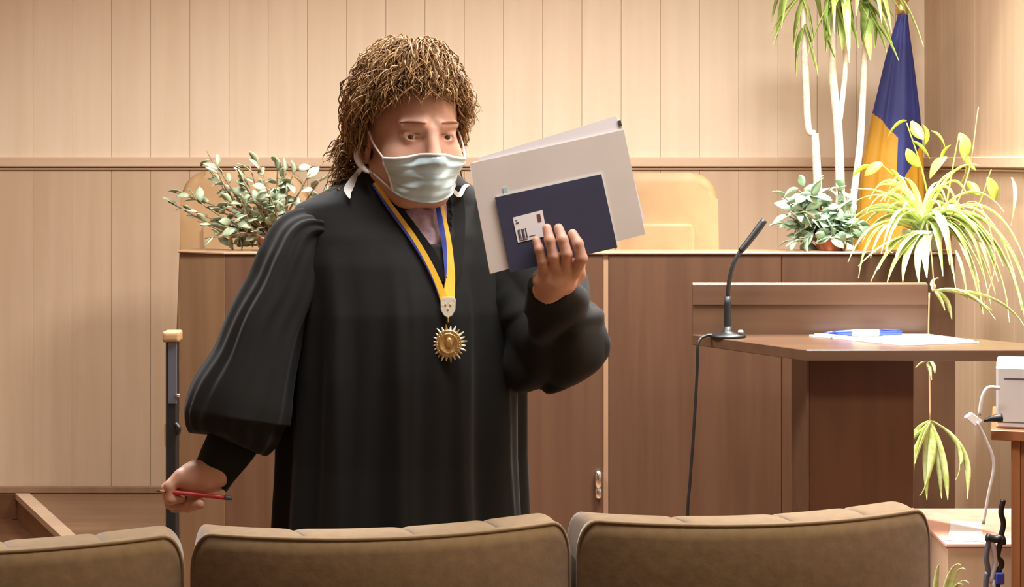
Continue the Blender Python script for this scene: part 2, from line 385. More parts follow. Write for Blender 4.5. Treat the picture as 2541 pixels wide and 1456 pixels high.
for j in range(NZ + 1):
    v = j / NZ; z = ztop + (zbot - ztop) * v; ypx = 38 + (640 - 38) * v
    left = np.interp(ypx, [38, 80, 150, 280, 420, 640], [2226, 2212, 2192, 2160, 2132, 2112])
    right = np.interp(ypx, [38, 80, 150, 280, 420, 640], [2250, 2254, 2264, 2280, 2290, 2292])
    hw = (right - left) / 2 / F * FD; c = ((left + right) / 2 - CX) / F * FD
    for i in range(NU):
        a = 2 * math.pi * i / NU
        fold = 1 + 0.16 * math.cos(5 * a + 0.5) * min(1, v * 3) + 0.05 * math.cos(11 * a + 2 * v)
        V.append((c + hw * math.cos(a) * (0.94 + 0.06 * math.cos(7 * a)), fy - 0.02 + (0.02 + 0.07 * v) * math.sin(a) * fold, z - 0.0))
for j in range(NZ):
    for i in range(NU):
        i2 = (i + 1) % NU; Fc.append((j * NU + i, (j + 1) * NU + i, (j + 1) * NU + i2, j * NU + i2))
        v = (j + .5) / NZ; ypx = 38 + 602 * v; a = 2 * math.pi * (i + .5) / NU; cx_ = math.cos(a)
        yel = (cx_ < 0.02 + 0.00002 * ypx and ypx > 280 + 60 * (cx_ + 1)) or (cx_ > 0.3 and ypx > 470 - 110 * cx_ ) or ypx > 470
        mi.append(1 if yel else 0)
fo = mesh('cloth', V, Fc, [M['flag_blue'], M['flag_yellow']], fl, True)
for p, m_ in zip(fo.data.polygons, mi): p.material_index = m_

# ------------------------------------------------------------------ lectern
def LP(px, D): return (px - CX) / F * D
ld0, ld1 = 4.48, 4.88
LZ = CAMZ - (868 - HY) / F * ld0
lect = empty('lectern', (0.96, 4.7, 0), 'brown wooden lectern desk holding the microphone and papers', 'lectern')
top = prism('desktop', [(LP(1716, ld1), ld1), (LP(2002, ld0), ld0), (LP(2720, ld0), ld0), (LP(2310, ld1), ld1)], LZ - 0.03, LZ, M['lectern'], lect, 0.002)
zb = CAMZ - (702 - HY) / F * ld1
bbd = box('back_board', LP(1718, ld1), LP(2302, ld1), ld1, ld1 + 0.022, LZ - 0.03, zb, M['lectern'], lect, 0.002)
box('ledge', LP(1718, ld1), LP(2302, ld1), ld1 - 0.004, ld1, CAMZ - (756 - HY) / F * ld1, zb - 0.004, M['lectern'], bbd, 0.001)
pd = 4.6
box('pedestal', LP(2008, pd), LP(2268, pd), pd, pd + 0.26, 0.02, LZ - 0.03, M['lectern_dark'], lect, 0.002)
box('side_panel', LP(2004, pd) - 0.001, LP(2008, pd), pd - 0.004, pd + 0.262, 0.02, LZ - 0.03, M['lectern'], lect, 0.001)
box('base_plate', LP(1940, pd), LP(2285, pd), pd - 0.06, pd + 0.3, 0.0, 0.02, M['lectern_dark'], lect, 0.003)

# papers and pen on the lectern
def on_desk(px, py): # world point on desk plane under pixel
    D = (CAMZ - LZ) * F / (py - HY); return Vector((LP(px, D), D, LZ))
q = [on_desk(2008, 834), on_desk(2300, 834), on_desk(2430, 851), on_desk(2240, 858)]
pp = empty('paper_stack', (q[0] + q[2]) / 2, 'white paper sheets lying on the lectern top', 'paper')
slab('sheet', [v + Vector((0, 0, 0.0005)) for v in q], (0, 0, 1), 0.004, M['paper'], pp)
slab('sheet', [v + Vector((0.006, 0.004, 0.005)) for v in (q[0] * .98 + q[2] * .02, q[1] * .97 + q[3] * .03, q[2] * .96 + q[0] * .04, q[3])], (0, 0, 1), 0.002, M['paper'], pp)
pa = on_desk(2046, 840) + Vector((0, 0, 0.0165)); pb = on_desk(2238, 840) + Vector((0, 0, 0.0165))
pen = empty('ballpoint_pen', (pa + pb) / 2 - Vector((0, 0, 0.009)), 'thick blue pen with a white middle lying on the lectern papers', 'pen')
def lerp(a, b, t): return a + (b - a) * t
brl = tube('barrel', [lerp(pa, pb, t) for t in (0.12, 0.5, 1.0)], [0.005, 0.0085, 0.009, 0.0085, 0.006], M['bluepen'], pen, 12, 12)
tube('tip', [lerp(pa, pb, t) for t in (0, 0.12)], [0.0015, 0.005], M['bluepen'], pen, 12, 4)
tube('label_band', [lerp(pa, pb, t) for t in (0.35, 0.7)], [0.0088, 0.0096, 0.0094], M['white_cloth'], brl, 12, 5)
tube('clip', [lerp(pa, pb, 0.72) + Vector((0, -.004, .009)), lerp(pa, pb, .97) + Vector((0, -.004, .009))], 0.0018, M['bluepen'], brl, 6, 4)

# microphone
mb = on_desk(1806, 836)
mic = empty('gooseneck_microphone', mb, 'black gooseneck microphone standing on the lectern', 'microphone')
mbase = lathe('base', mb + Vector((0, 0, 0.0)), [(0.05, 0), (0.052, 0.003), (0.049, 0.008), (0.022, 0.011), (0.013, 0.018), (0.012, 0.03)], M['black'], mic, 24)
dm = mb.y
tube('lower_stem', [P(1805, 828, dm), P(1806, 735, dm)], [0.0105, 0.0095], M['black'], mic, 12, 6)
tube('gooseneck', [P(1806, 738, dm), P(1809, 700, dm), P(1820, 655, dm), P(1838, 622, dm)], 0.0062, M['black'], mic, 10, 20)
tube('capsule', [P(1837, 624, dm), P(1866, 588, dm), P(1897, 546, dm)], [0.0085, 0.0095, 0.0098, 0.0105, 0.0095], M['black'], mic, 12, 14)
bt = lathe('switch_button', P(1838, 826, dm - 0.01), [(0.008, 0), (0.008, 0.006), (0.005, 0.008)], M['device'], mbase, 12)
tube('cable', [mb + Vector((-0.045, -.005, .006)), P(1752, 833, dm - .01), P(1733, 850, dm - .03), P(1730, 920, dm - 0.03), P(1722, 1060, dm - .03), P(1712, 1200, dm - .03), P(1706, 1300, dm - .03), (LP(1700, dm), dm - .03, 0.01)], 0.0042, M['black'], mic, 8, 56)

# ------------------------------------------------------------------ post with wooden cap left of the woman
pD = 4.6
po = empty('capped_post', (LP(426, pD), pD, 0), 'slim black and grey metal post with a rounded tan cap left of the bench', 'post')
lathe('base_plate', (LP(426, pD), pD, 0), [(0.11, 0), (0.11, 0.01), (0.02, 0.02)], M['black'], po, 20)
zt = CAMZ - (846 - HY) / F * pD
pst = box('post', LP(413, pD), LP(440, pD), pD - 0.012, pD + 0.03, 0.01, zt, M['black'], po, 0.003)
box('grey_face', LP(420, pD), LP(441, pD), pD - 0.014, pD - 0.010, CAMZ - (1000 - HY) / F * pD, zt - 0.002, M['graymetal'], pst, 0.001)
b = box_bm(LP(406, pD), LP(448, pD), pD - 0.02, pD + 0.035, zt - 0.002, zt + 0.028, 0.012, 4)
bm_obj('cap', b, M['leather'], po, True)
lathe('knob', P(441, 985, pD - 0.014), [(0.004, 0), (0.007, 0.002), (0.007, 0.008), (0.003, 0.01)], M['chrome'], pst, 10)
tube('lever', [P(436, 1050, pD - .014), P(444, 1062, pD - .02), P(442, 1076, pD - .014)], 0.006, M['black'], pst, 8, 8)

# ------------------------------------------------------------------ audience seats
def make_seat():
    r = empty('auditorium_seat', (0, 0, 0))
    HW = 0.262; T = 0.105; ZT = 0.998
    def yc(s): return 0.075 * s * s
    def surf(name, s0, s1, prof, material, ns=10):
        """prof: list of (dy, z) closed loop, swept over s with yc offset; ends closed"""
        V = []; Fc = []; n = len(prof)
        ss = np.linspace(s0, s1, ns)
        for k, s in enumerate(ss):
            for dy, z in prof:
                zz = z
                V.append((s * HW, yc(s) + dy, zz))
        for k in range(ns - 1):
            for i in range(n):
                i2 = (i + 1) % n; Fc.append((k * n + i, k * n + i2, (k + 1) * n + i2, (k + 1) * n + i))
        Fc.append(tuple(range(n))[::-1]); Fc.append(tuple((ns - 1) * n + i for i in range(n)))
        return V, Fc
    # rear upholstered panel (faces the camera side, -y), slightly domed, with rounded corners
    NSs, NZs = 44, 26; V = []; Fc = []
    def corner(s):   # top height loss toward the rounded corners
        e = max(0.0, (abs(s) - 0.90) / 0.10); return 0.05 * (1 - math.sqrt(max(0, 1 - e * e)))
    def panel(name, y_in, y_out, z_lo, zt, material, dome=0.01):
        V = []; Fc = []
        for side in (0, 1):
            for j in range(NZs + 1):
                for i in range(NSs + 1):
                    s = math.sin(math.pi / 2 * (-1 + 2 * i / NSs)); z = z_lo + (zt - corner(s) - z_lo) * j / NZs
                    u = 1 - abs(s) ** 8; w = 1 - (j / NZs) ** 10
                    y = yc(s) + (y_out + dome * (1 - u * w) if side == 0 else y_in)
                    V.append((s * HW, y, z))
        st = (NSs + 1) * (NZs + 1)
        for j in range(NZs):
            for i in range(NSs):
                a = j * (NSs + 1) + i; bq = a + NSs + 1
                Fc.append((a, a + 1, bq + 1, bq)); Fc.append((st + a, st + bq, st + bq + 1, st + a + 1))
        for i in range(NSs):
            a = NZs * (NSs + 1) + i; Fc.append((a, a + 1, st + a + 1, st + a)); a = i; Fc.append((a + 1, a, st + a, st + a + 1))
        for j in range(NZs):
            a = j * (NSs + 1); c = a + NSs + 1; Fc.append((a, c, st + c, st + a)); a += NSs; c += NSs; Fc.append((c, a, st + a, st + c))
        return mesh(name, V, Fc, material, r, True, local=True)
    panel('back_panel', 0.03, 0.0, 0.42, ZT - 0.006, M['fabric'], 0.014)
    # four cushion channels over the front, wrapping over the top edge
    edges = [-1.0, -0.40, 0.17, 0.62, 1.0]
    for a, c in zip(edges[:-1], edges[1:]):
        V = []; Fc = []; ns, npf = 26, 16
        for k in range(ns):
            t = k / (ns - 1)
            if c == 1.0: t = math.sin(math.pi / 2 * t)
            if a == -1.0: t = 1 - math.sin(math.pi / 2 * (1 - t))
            s = a + (c - a) * t
            edge = 1 - (2 * t - 1) ** 12
            if k in (0, ns - 1): edge = 0.0
            for i in range(npf):
                ph_ = math.pi * i / (npf - 1)   # from rear-top over to front
                puff = 0.004 * edge
                ry = (T - 0.018) / 2; rz = 0.022
                yy = 0.020 + ry - (ry + 0.0) * math.cos(ph_)
                zz = ZT - rz - corner(s) + (rz - 0.010 + puff) * math.sin(ph_) ** 0.6
                V.append((s * HW + -(yy - 0.02) * 0.26 * max(0.0, 1 - abs(s) ** 6), yc(s) + yy, zz))
            V.append((s * HW, yc(s) + T + puff, 0.45)); V.append((s * HW, yc(s) + 0.035, 0.45))
        n = npf + 2
        for k in range(ns - 1):
            for i in range(n):
                i2 = (i + 1) % n; Fc.append((k * n + i, k * n + i2, (k + 1) * n + i2, (k + 1) * n + i))
        Fc.append(tuple(range(n))[::-1]); Fc.append(tuple((ns - 1) * n + i for i in range(n)))
        mesh('cushion_channel', V, Fc, M['fabric'], r, True, local=True)
    # piping along the rear top edge and the sides
    pts = []
    for i in range(61):
        s = math.sin(math.pi / 2 * (-1 + 2 * i / 60)); pts.append((s * HW, yc(s) + 0.016, ZT - 0.008 - corner(s)))
    pts = [(-HW, yc(1) + 0.016, 0.45)] + pts + [(HW, yc(1) + 0.016, 0.45)]
    V, Fc = tube_geo(pts, 0.0034, 6); mesh('piping', V, Fc, M['fabric'], r, True, local=True)
    b = box_bm(-0.235, 0.235, 0.14, 0.24, 0.40, 0.80, 0.03, 3); bm_obj('seat', b, M['fabric'], r, True, local=True)   # tipped-up seat
    for s in (-1, 1):
        b = box_bm(s * 0.262 - 0.006, s * 0.262 + 0.006, 0.10, 0.24, 0.0, 0.55, 0.002); bm_obj('leg', b, M['black'], r, local=True)
        b = box_bm(s * 0.262 - 0.006, s * 0.262 + 0.006, 0.05, 0.24, 0.55, 0.58, 0.003); bm_obj('armrest', b, M['bench'], r, local=True)
    return r
def copy_tree(o, parent=None):
    c = o.copy(); COL.objects.link(c); c.parent = parent
    if parent is None: c.parent = None
    for ch in list(o.children): copy_tree(ch, c)
    return c
seat0 = make_seat()
srow = [(-0.1646, 2.27, 'mustard velour seat back in the middle of the front row'),
        (0.3672, 2.355, 'mustard velour seat back at the right end of the front row'),
        (-0.696, 2.185, 'mustard velour seat back at the left, cut off by the frame edge')]
for i, (x, y, lb) in enumerate(srow):
    o = seat0 if i == 0 else copy_tree(seat0)
    o.location = (x, y, 0); o.rotation_euler = (0, 0, math.atan2(0.085, 0.532))
    tag(o, lb, 'seat', 'row of mustard seats in the foreground')


# ------------------------------------------------------------------ the woman: implicit body surface
BA = math.radians(25); OX, OY = -0.187, 2.90
def Bp(r, f, z): return np.array((OX + r * math.cos(BA) + f * math.sin(BA), OY + r * math.sin(BA) - f * math.cos(BA), z))
HA = math.radians(25); HO = np.array(((1021 - CX) / F * 2.83, 2.83, CAMZ + (HY - 333) / F * 2.83))   # head axis at eye height
HR = np.array((math.cos(HA), math.sin(HA), 0)); HF = np.array((math.sin(HA), -math.cos(HA), 0)); HU = np.array((0, 0, 1.0))
tp = math.radians(4)   # chin slightly down
HF, HU = HF * math.cos(tp) - HU * math.sin(tp), HU * math.cos(tp) + HF * math.sin(tp)
def Hp(r, f, u): return HO + r * HR + f * HF + u * HU
def A3(p): return np.array(p, float)
def rcone(p, a, b, ra, rb):
    a = A3(a); b = A3(b); ab = b - a; t = np.clip(((p - a) @ ab) / (ab @ ab), 0, 1)
    return np.linalg.norm(p - a - t[:, None] * ab, axis=1) - (ra + (rb - ra) * t)
def ell(p, c, ax, rad):
    q = (p - A3(c)) @ np.array(ax).T / np.array(rad); k = np.linalg.norm(q, axis=1)
    g = np.linalg.norm(q / np.array(rad), axis=1) + 1e-9
    return k * (k - 1) / g
def smin(a, b, k):
    h = np.clip(0.5 + 0.5 * (b - a) / k, 0, 1); return b + (a - b) * h - k * h * (1 - h)
def smax(a, b, k): return -smin(-a, -b, k)
HAX = (HR, HF, HU); BAX = (A3((math.cos(BA), math.sin(BA), 0)), A3((math.sin(BA), -math.cos(BA), 0)), A3((0, 0, 1)))
PX = lambda x, y, D: A3(P(x, y, D))

def sd_head(p):
    d = ell(p, Hp(0, -0.006, 0.030), HAX, (0.074, 0.093, 0.090))
    d = smin(d, ell(p, Hp(0, 0.018, -0.035), HAX, (0.059, 0.074, 0.080)), 0.03)
    d = smin(d, ell(p, Hp(0, 0.056, -0.088), HAX, (0.028, 0.028, 0.020)), 0.035)     # chin
    for s in (-1, 1):
        d = smin(d, ell(p, Hp(s * 0.045, 0.052, -0.034), HAX, (0.022, 0.024, 0.022)), 0.025)   # cheekbone
        d = smin(d, rcone(p, Hp(s * 0.057, 0.0, -0.062), Hp(s * 0.030, 0.046, -0.098), 0.014, 0.016), 0.03)  # jaw
        d = smax(d, -ell(p, Hp(s * 0.033, 0.102, 0.003), HAX, (0.022, 0.015, 0.012)), 0.014)   # socket
        d = smin(d, rcone(p, Hp(s * 0.015, 0.089, 0.021), Hp(s * 0.046, 0.076, 0.020), 0.008, 0.006), 0.014)  # brow
        d = smin(d, ell(p, Hp(s * 0.0325, 0.0725, 0.0005), HAX, (0.0150, 0.0136, 0.0125)), 0.006)   # lids over the ball
        d = smax(d, -ell(p, Hp(s * 0.0325, 0.0880, -0.0005), HAX, (0.0125, 0.0075, 0.0047)), 0.0015)   # eye opening
        d = smin(d, ell(p, Hp(s * 0.013, 0.096, -0.040), HAX, (0.008, 0.010, 0.008)), 0.008)   # nostril wing
        # ear
        e = ell(p, Hp(s * 0.077, -0.010, -0.020), HAX, (0.007, 0.017, 0.031))
        e = smax(e, -ell(p, Hp(s * 0.084, -0.008, -0.016), HAX, (0.005, 0.009, 0.017)), 0.004)
        d = smin(d, e, 0.008)
    d = smin(d, rcone(p, Hp(0, 0.090, 0.008), Hp(0, 0.110, -0.034), 0.0075, 0.0115), 0.012)  # nose
    d = smin(d, ell(p, Hp(0, 0.086, -0.066), HAX, (0.020, 0.012, 0.006)), 0.008)    # lips
    d = smin(d, ell(p, Hp(0, 0.085, -0.076), HAX, (0.017, 0.012, 0.006)), 0.005)
    return d
# arms
SHL, SHR = Bp(-0.150, 0.0, 1.355), Bp(0.150, 0.0, 1.355)          # image left / image right
ELL, WRL = PX(610, 985, 2.80), PX(538, 1172, 2.74)
ELR, WRR = PX(1408, 880, 2.82), PX(1362, 722, 2.655)
def hand_left():
    D = 2.735; f = lambda x, y, d: PX(x, y, D + d)
    fing = [  # (joints, radii)
        ([f(446, 1184, -.022), f(421, 1206, -.030), f(424, 1238, -.030), f(449, 1236, -.022)], [.0100, .0092, .0085, .0075]),
        ([f(440, 1186, -.004), f(414, 1212, -.012), f(423, 1250, -.012), f(452, 1252, -.006)], [.0100, .0094, .0086, .0076]),
        ([f(442, 1190, .014), f(420, 1224, .008), f(434, 1258, .006), f(464, 1258, .004)], [.0098, .0090, .0083, .0074]),
        ([f(452, 1194, .030), f(434, 1232, .026), f(448, 1260, .022), f(472, 1256, .018)], [.0090, .0080, .0074, .0066]),
        ([f(512, 1196, -.016), f(486, 1222, -.006), f(466, 1256, -.010), f(496, 1250, -.030)], [.0150, .0125, .0100, .0085])]
    palm = [(f(532, 1182, 0), f(485, 1188, .0), .0250, .0290), (f(496, 1184, -.006), f(452, 1186, -.016), .0255, .0150),
            (f(496, 1188, .012), f(452, 1194, .022), .0250, .0140)]
    return palm, fing
def hand_right():
    D = 2.60; f = lambda x, y, d: PX(x, y, D + d)
    fing = [
        ([f(1352, 682, .014), f(1346, 650, -.002), f(1338, 618, -.005), f(1331, 596, -.001)], [.0085, .0080, .0075, .0066]),   # little
        ([f(1378, 674, .012), f(1374, 636, -.008), f(1364, 596, -.009), f(1357, 566, -.002)], [.0092, .0088, .0083, .0073]),
        ([f(1404, 668, .012), f(1406, 630, -.010), f(1396, 594, -.010), f(1386, 566, -.002)], [.0094, .0090, .0085, .0074]),
        ([f(1428, 672, .016), f(1443, 640, -.006), f(1434, 604, -.008), f(1421, 580, -.002)], [.0094, .0091, .0085, .0074]),   # index
        ([f(1404, 706, .034), f(1432, 682, .052), f(1436, 650, .060), f(1420, 624, .058)], [.0150, .0130, .0105, .0090])]     # thumb behind the folder
    palm = [(f(1360, 722, .045), f(1376, 694, .022), .0230, .0250), (f(1350, 692, .022), f(1354, 674, .014), .0180, .0115),
            (f(1400, 692, .026), f(1418, 676, .018), .0200, .0125), (f(1376, 690, .020), f(1390, 672, .013), .0215, .0125)]
    return palm, fing
def sd_hand(p, hand):
    palm, fing = hand; d = None
    for a, b_, ra, rb in palm:
        e = rcone(p, a, b_, ra, rb); d = e if d is None else smin(d, e, 0.012)
    fd = None
    for j, r in fing:
        e = None
        for k in range(len(j) - 1):
            c = rcone(p, j[k], j[k + 1], r[k], r[k + 1]); e = c if e is None else smin(e, c, 0.003)
        fd = e if fd is None else np.minimum(fd, e)
    d = smin(d, fd, 0.007)
    return d
HL, HRt = hand_left(), hand_right()
def sd_body(p):
    d = sd_head(p)
    d = smin(d, rcone(p, Bp(-0.002, 0.012, 1.40), Hp(0, -0.018, -0.06), 0.056, 0.048), 0.025)
    t = ell(p, Bp(0, 0.0, 1.24), BAX, (0.165, 0.105, 0.21))
    t = smin(t, ell(p, Bp(0, -0.01, 0.98), BAX, (0.165, 0.115, 0.20)), 0.08)
    for s, sh, el, wr in ((-1, SHL, ELL, WRL), (1, SHR, ELR, WRR)):
        t = smin(t, rcone(p, Bp(s * 0.05, 0, 1.365), sh, 0.045, 0.045), 0.04)
        t = smin(t, rcone(p, sh, el, 0.045, 0.036), 0.03)
        t = smin(t, rcone(p, el, wr, 0.036, 0.024), 0.02)
        t = smin(t, rcone(p, Bp(s * 0.085, 0, 0.88), Bp(s * 0.085, 0.01, 0.47), 0.085, 0.055), 0.05)
        t = smin(t, rcone(p, Bp(s * 0.085, 0.01, 0.47), Bp(s * 0.085, -0.01, 0.09), 0.052, 0.036), 0.03)
        t = smin(t, rcone(p, Bp(s * 0.085, -0.02, 0.045), Bp(s * 0.10, 0.13, 0.028), 0.036, 0.026), 0.03)
    d = smin(d, t, 0.03)
    d = smin(d, sd_hand(p, HL), 0.010); d = smin(d, sd_hand(p, HRt), 0.010)
    return d

def surface_nets(fn, lo, hi, h, coarse=6, margin=1.6):
    lo = np.array(lo, float); hi = np.array(hi, float); n = np.ceil((hi - lo) / (h * coarse)).astype(int)
    N = n * coarse + 1
    ci = np.stack(np.meshgrid(*[np.arange(k) for k in n], indexing='ij'), -1).reshape(-1, 3)
    dc = fn(lo + (ci + 0.5) * h * coarse)
    keep = ci[np.abs(dc) < h * coarse * margin]
    Fd = np.full(N, 9.0, np.float32)
    full = np.repeat(np.repeat(np.repeat(dc.reshape(n), coarse, 0), coarse, 1), coarse, 2)
    Fd[:-1, :-1, :-1] = full
    off = np.stack(np.meshgrid(*[np.arange(coarse + 1)] * 3, indexing='ij'), -1).reshape(-1, 3)
    for s0 in range(0, len(keep), 4000):
        idx = (keep[s0:s0 + 4000, None, :] * coarse + off[None]).reshape(-1, 3)
        idx = np.unique(idx[:, 0] * (N[1] * N[2]) + idx[:, 1] * N[2] + idx[:, 2])
        ii = np.stack(np.unravel_index(idx, N), -1)
        Fd.reshape(-1)[idx] = fn(lo + ii * h)
    inside = Fd < 0; C = np.zeros(N - 1, np.int8)
    for dx in (0, 1):
        for dy in (0, 1):
            for dz in (0, 1):
                C += inside[dx:N[0] - 1 + dx, dy:N[1] - 1 + dy, dz:N[2] - 1 + dz]
    cells = np.argwhere((C > 0) & (C < 8)); vid = np.full(N - 1, -1, np.int32); vid[tuple(cells.T)] = np.arange(len(cells))
    acc = np.zeros((len(cells), 3)); cnt = np.zeros(len(cells))
    cor = [(a, b_, c) for a in (0, 1) for b_ in (0, 1) for c in (0, 1)]
    for a in cor:
        for ax in range(3):
            if a[ax] == 1: continue
            b_ = list(a); b_[ax] = 1
            va = Fd[tuple((cells + a).T)]; vb = Fd[tuple((cells + b_).T)]
            m = (va < 0) != (vb < 0); t = np.where(m, va / (va - vb + 1e-12), 0)
            pt = np.repeat(np.array([a], float), len(cells), 0); pt[:, ax] = t
            acc[m] += pt[m]; cnt[m] += 1
    V = lo + (cells + acc / cnt[:, None]) * h
    Q = []
    for ax in range(3):
        sl0 = [slice(1, N[k] - 1) for k in range(3)]; sl0[ax] = slice(0, N[ax] - 1)
        sl1 = list(sl0); sl1[ax] = slice(1, N[ax])
        A_, B_ = inside[tuple(sl0)], inside[tuple(sl1)]
        e = np.argwhere(A_ != B_); o = np.ones(3, int); o[ax] = 0; e = e + o
        flip = inside[tuple(e.T)]
        u, w = (ax + 1) % 3, (ax + 2) % 3
        def cell(du, dw):
            c = e.copy(); c[:, u] -= du; c[:, w] -= dw; return vid[tuple(c.T)]
        q = np.stack([cell(0, 0), cell(1, 0), cell(1, 1), cell(0, 1)], -1)
        q[~flip] = q[~flip][:, ::-1]; q = q[(q >= 0).all(1)]; Q.append(q)
    return V, np.concatenate(Q)

def np_mesh(name, V, Q, material, parent=None):
    me = bpy.data.meshes.new(name); k = Q.shape[1]
    me.vertices.add(len(V)); me.vertices.foreach_set('co', np.asarray(V, np.float32).ravel())
    me.loops.add(Q.size); me.loops.foreach_set('vertex_index', Q.astype(np.int32).ravel())
    me.polygons.add(len(Q)); me.polygons.foreach_set('loop_start', np.arange(0, Q.size, k, dtype=np.int32))
    me.update(calc_edges=True); me.validate()
    return mobj(name, me, material, parent, True)
def relax(V, Q, it=2, lam=0.5):
    for _ in range(it):
        S = np.zeros_like(V); c = np.zeros(len(V))
        for a, b_ in ((0, 1), (1, 2), (2, 3), (3, 0)):
            np.add.at(S, Q[:, a], V[Q[:, b_]]); np.add.at(S, Q[:, b_], V[Q[:, a]]); np.add.at(c, Q[:, a], 1); np.add.at(c, Q[:, b_], 1)
        V = V + lam * (S / np.maximum(c, 1)[:, None] - V)
    return V

parts = []
headbox = (Hp(0, 0, 0) - (0.14, 0.15, 0.165), Hp(0, 0, 0) + (0.14, 0.15, 0.14))
hlb = (PX(475, 1215, 2.735) - (0.06, 0.075, 0.05), PX(475, 1215, 2.735) + (0.06, 0.075, 0.05))
hrb = (PX(1388, 640, 2.615) - (0.055, 0.06, 0.065), PX(1388, 640, 2.615) + (0.055, 0.085, 0.065))
fine = []
for (lo, hi), h in ((headbox, 0.0019), (hlb, 0.0018), (hrb, 0.0018)):
    V, Q = surface_nets(sd_body, lo, hi, h); V = relax(V, Q, 1, 0.4); parts.append((V, Q))
    n = np.ceil((np.array(hi) - lo) / (h * 6)).astype(int) * 6 * h; fine.append((np.array(lo), np.array(lo) + n))
V, Q = surface_nets(sd_body, (-0.62, 2.45, -0.01), (0.16, 3.15, 1.75), 0.007)
c = V[Q].mean(1); inb = np.zeros(len(Q), bool)
for lo, hi in fine: inb |= ((c > lo + 0.006) & (c < hi - 0.006)).all(1)
parts.append((V, Q[~inb]))
off = 0; VV = []; QQ = []
for V, Q in parts: VV.append(V); QQ.append(Q + off); off += len(V)
VV = np.concatenate(VV); QQ = np.concatenate(QQ); used = np.unique(QQ); remap = np.full(len(VV), -1); remap[used] = np.arange(len(used))
person = np_mesh('person', VV[used], remap[QQ], M['skin'])
tag(person, 'woman in a black robe and blue face mask raising a folder in one hand', 'person')

# eyes and brows
for s in (-1, 1):
    c = Hp(s * 0.0325, 0.0722, 0.0003)
    def ball(name, c, r, material, parent, sc=(1, 1, 1)):
        b = bmesh.new(); bmesh.ops.create_uvsphere(b, u_segments=20, v_segments=14, radius=r)
        for v in b.verts: v.co = Vector(c + v.co.x * sc[0] * HR + v.co.y * sc[1] * HF + v.co.z * sc[2] * HU)
        return bm_obj(name, b, material, parent, True)
    eye = ball('eye', c, 0.0118, M['eyewhite'], person)
    gz = A3((0, 0, CAMZ)) - c; gz /= np.linalg.norm(gz); gz = gz * 0.35 + HF * 0.65; gz /= np.linalg.norm(gz)
    ball('iris', c + gz * 0.0078, 0.0055, M['iris'], eye)
    pts = [Hp(s * (0.014 + 0.038 * t), 0.0962 - 0.019 * t ** 1.6, 0.0228 + 0.0035 * math.sin(2.6 * t) - 0.002 * t) for t in np.linspace(0, 1, 9)]
    V, Fc = tube_geo(pts, [0.0022, 0.0034, 0.0034, 0.0028, 0.0012], 6, 0.7); mesh('eyebrow', V, Fc, M['brow'], person, True)
    pts = [Hp(s * (0.0195 + 0.027 * t), 0.0868 - 0.0105 * t ** 1.5, 0.0040 + 0.0022 * math.sin(math.pi * t)) for t in np.linspace(0, 1, 8)]
    V, Fc = tube_geo(pts, [0.0008, 0.0014, 0.0016, 0.001], 5); mesh('eyelash', V, Fc, M['brow'], person, True)

# ------------------------------------------------------------------ hair
def sd_skull(p): return smin(ell(p, Hp(0, -0.006, 0.030), HAX, (0.074, 0.093, 0.090)), ell(p, Hp(0, 0.018, -0.035), HAX, (0.062, 0.074, 0.080)), 0.03)
def hairline(f, r, u):   # True where hair grows (head coordinates)
    lim = np.where(f > 0.03, 0.062 + 0.10 * np.clip(0.075 - f, 0, 1) - 0.55 * np.clip(np.abs(r) - 0.035, 0, 1), 0.02)
    lim = np.where(f < 0.03, np.where(f > -0.002, 0.022, -0.14), lim)
    lim = np.where((f < -0.002) & (f > -0.035), -0.03, lim)
    return u > lim
def growth0(r, f, u):
    if f > 0.045: return u > 0.086 - 0.9 * max(0, abs(r) - 0.045)
    if f > 0.012: return u > 0.062
    if f > -0.032: return u > 0.03
    return u > -0.11
cl = []   # clump centres
hr_ = np.random.default_rng(3)
while len(cl) < 150:
    dv = hr_.normal(size=3); dv /= np.linalg.norm(dv)
    r, f, u = dv * (0.082, 0.100, 0.10) + (0, -0.008, 0.028)
    if u < -0.07 and f > -0.02: continue
    if growth0(r, f, u): cl.append((r, f, u))
cl = np.array(cl)
def sd_hair(p):
    q = p - HO; r = q @ HR; f = q @ HF; u = q @ HU
    d = sd_skull(p) - 0.010
    face = np.minimum(f - 0.020 - 0.9 * np.clip(u - 0.03, 0, 1), 0.075 - u + 0.55 * 0)  # >0 in the face region
    cut = np.minimum(f + 0.006, 0.074 - u - 0.8 * np.clip(0.045 - f, 0, 1))
    cut2 = np.minimum(f + 0.034, 0.010 - u)
    d = smax(d, np.maximum(cut, cut2), 0.01)
    d = smax(d, -0.11 - u, 0.01)
    for r0, f0, u0 in cl:
        e = np.sqrt((r - r0) ** 2 + (f - f0) ** 2 + (u - u0) ** 2) - 0.0125
        d = smin(d, e, 0.010)
    return d
V, Q = surface_nets(sd_hair, Hp(0, 0, 0) - (0.16, 0.16, 0.14), Hp(0, 0, 0) + (0.16, 0.16, 0.16), 0.0036)
hair = np_mesh('hair', V, Q, M['hair_base'], person)
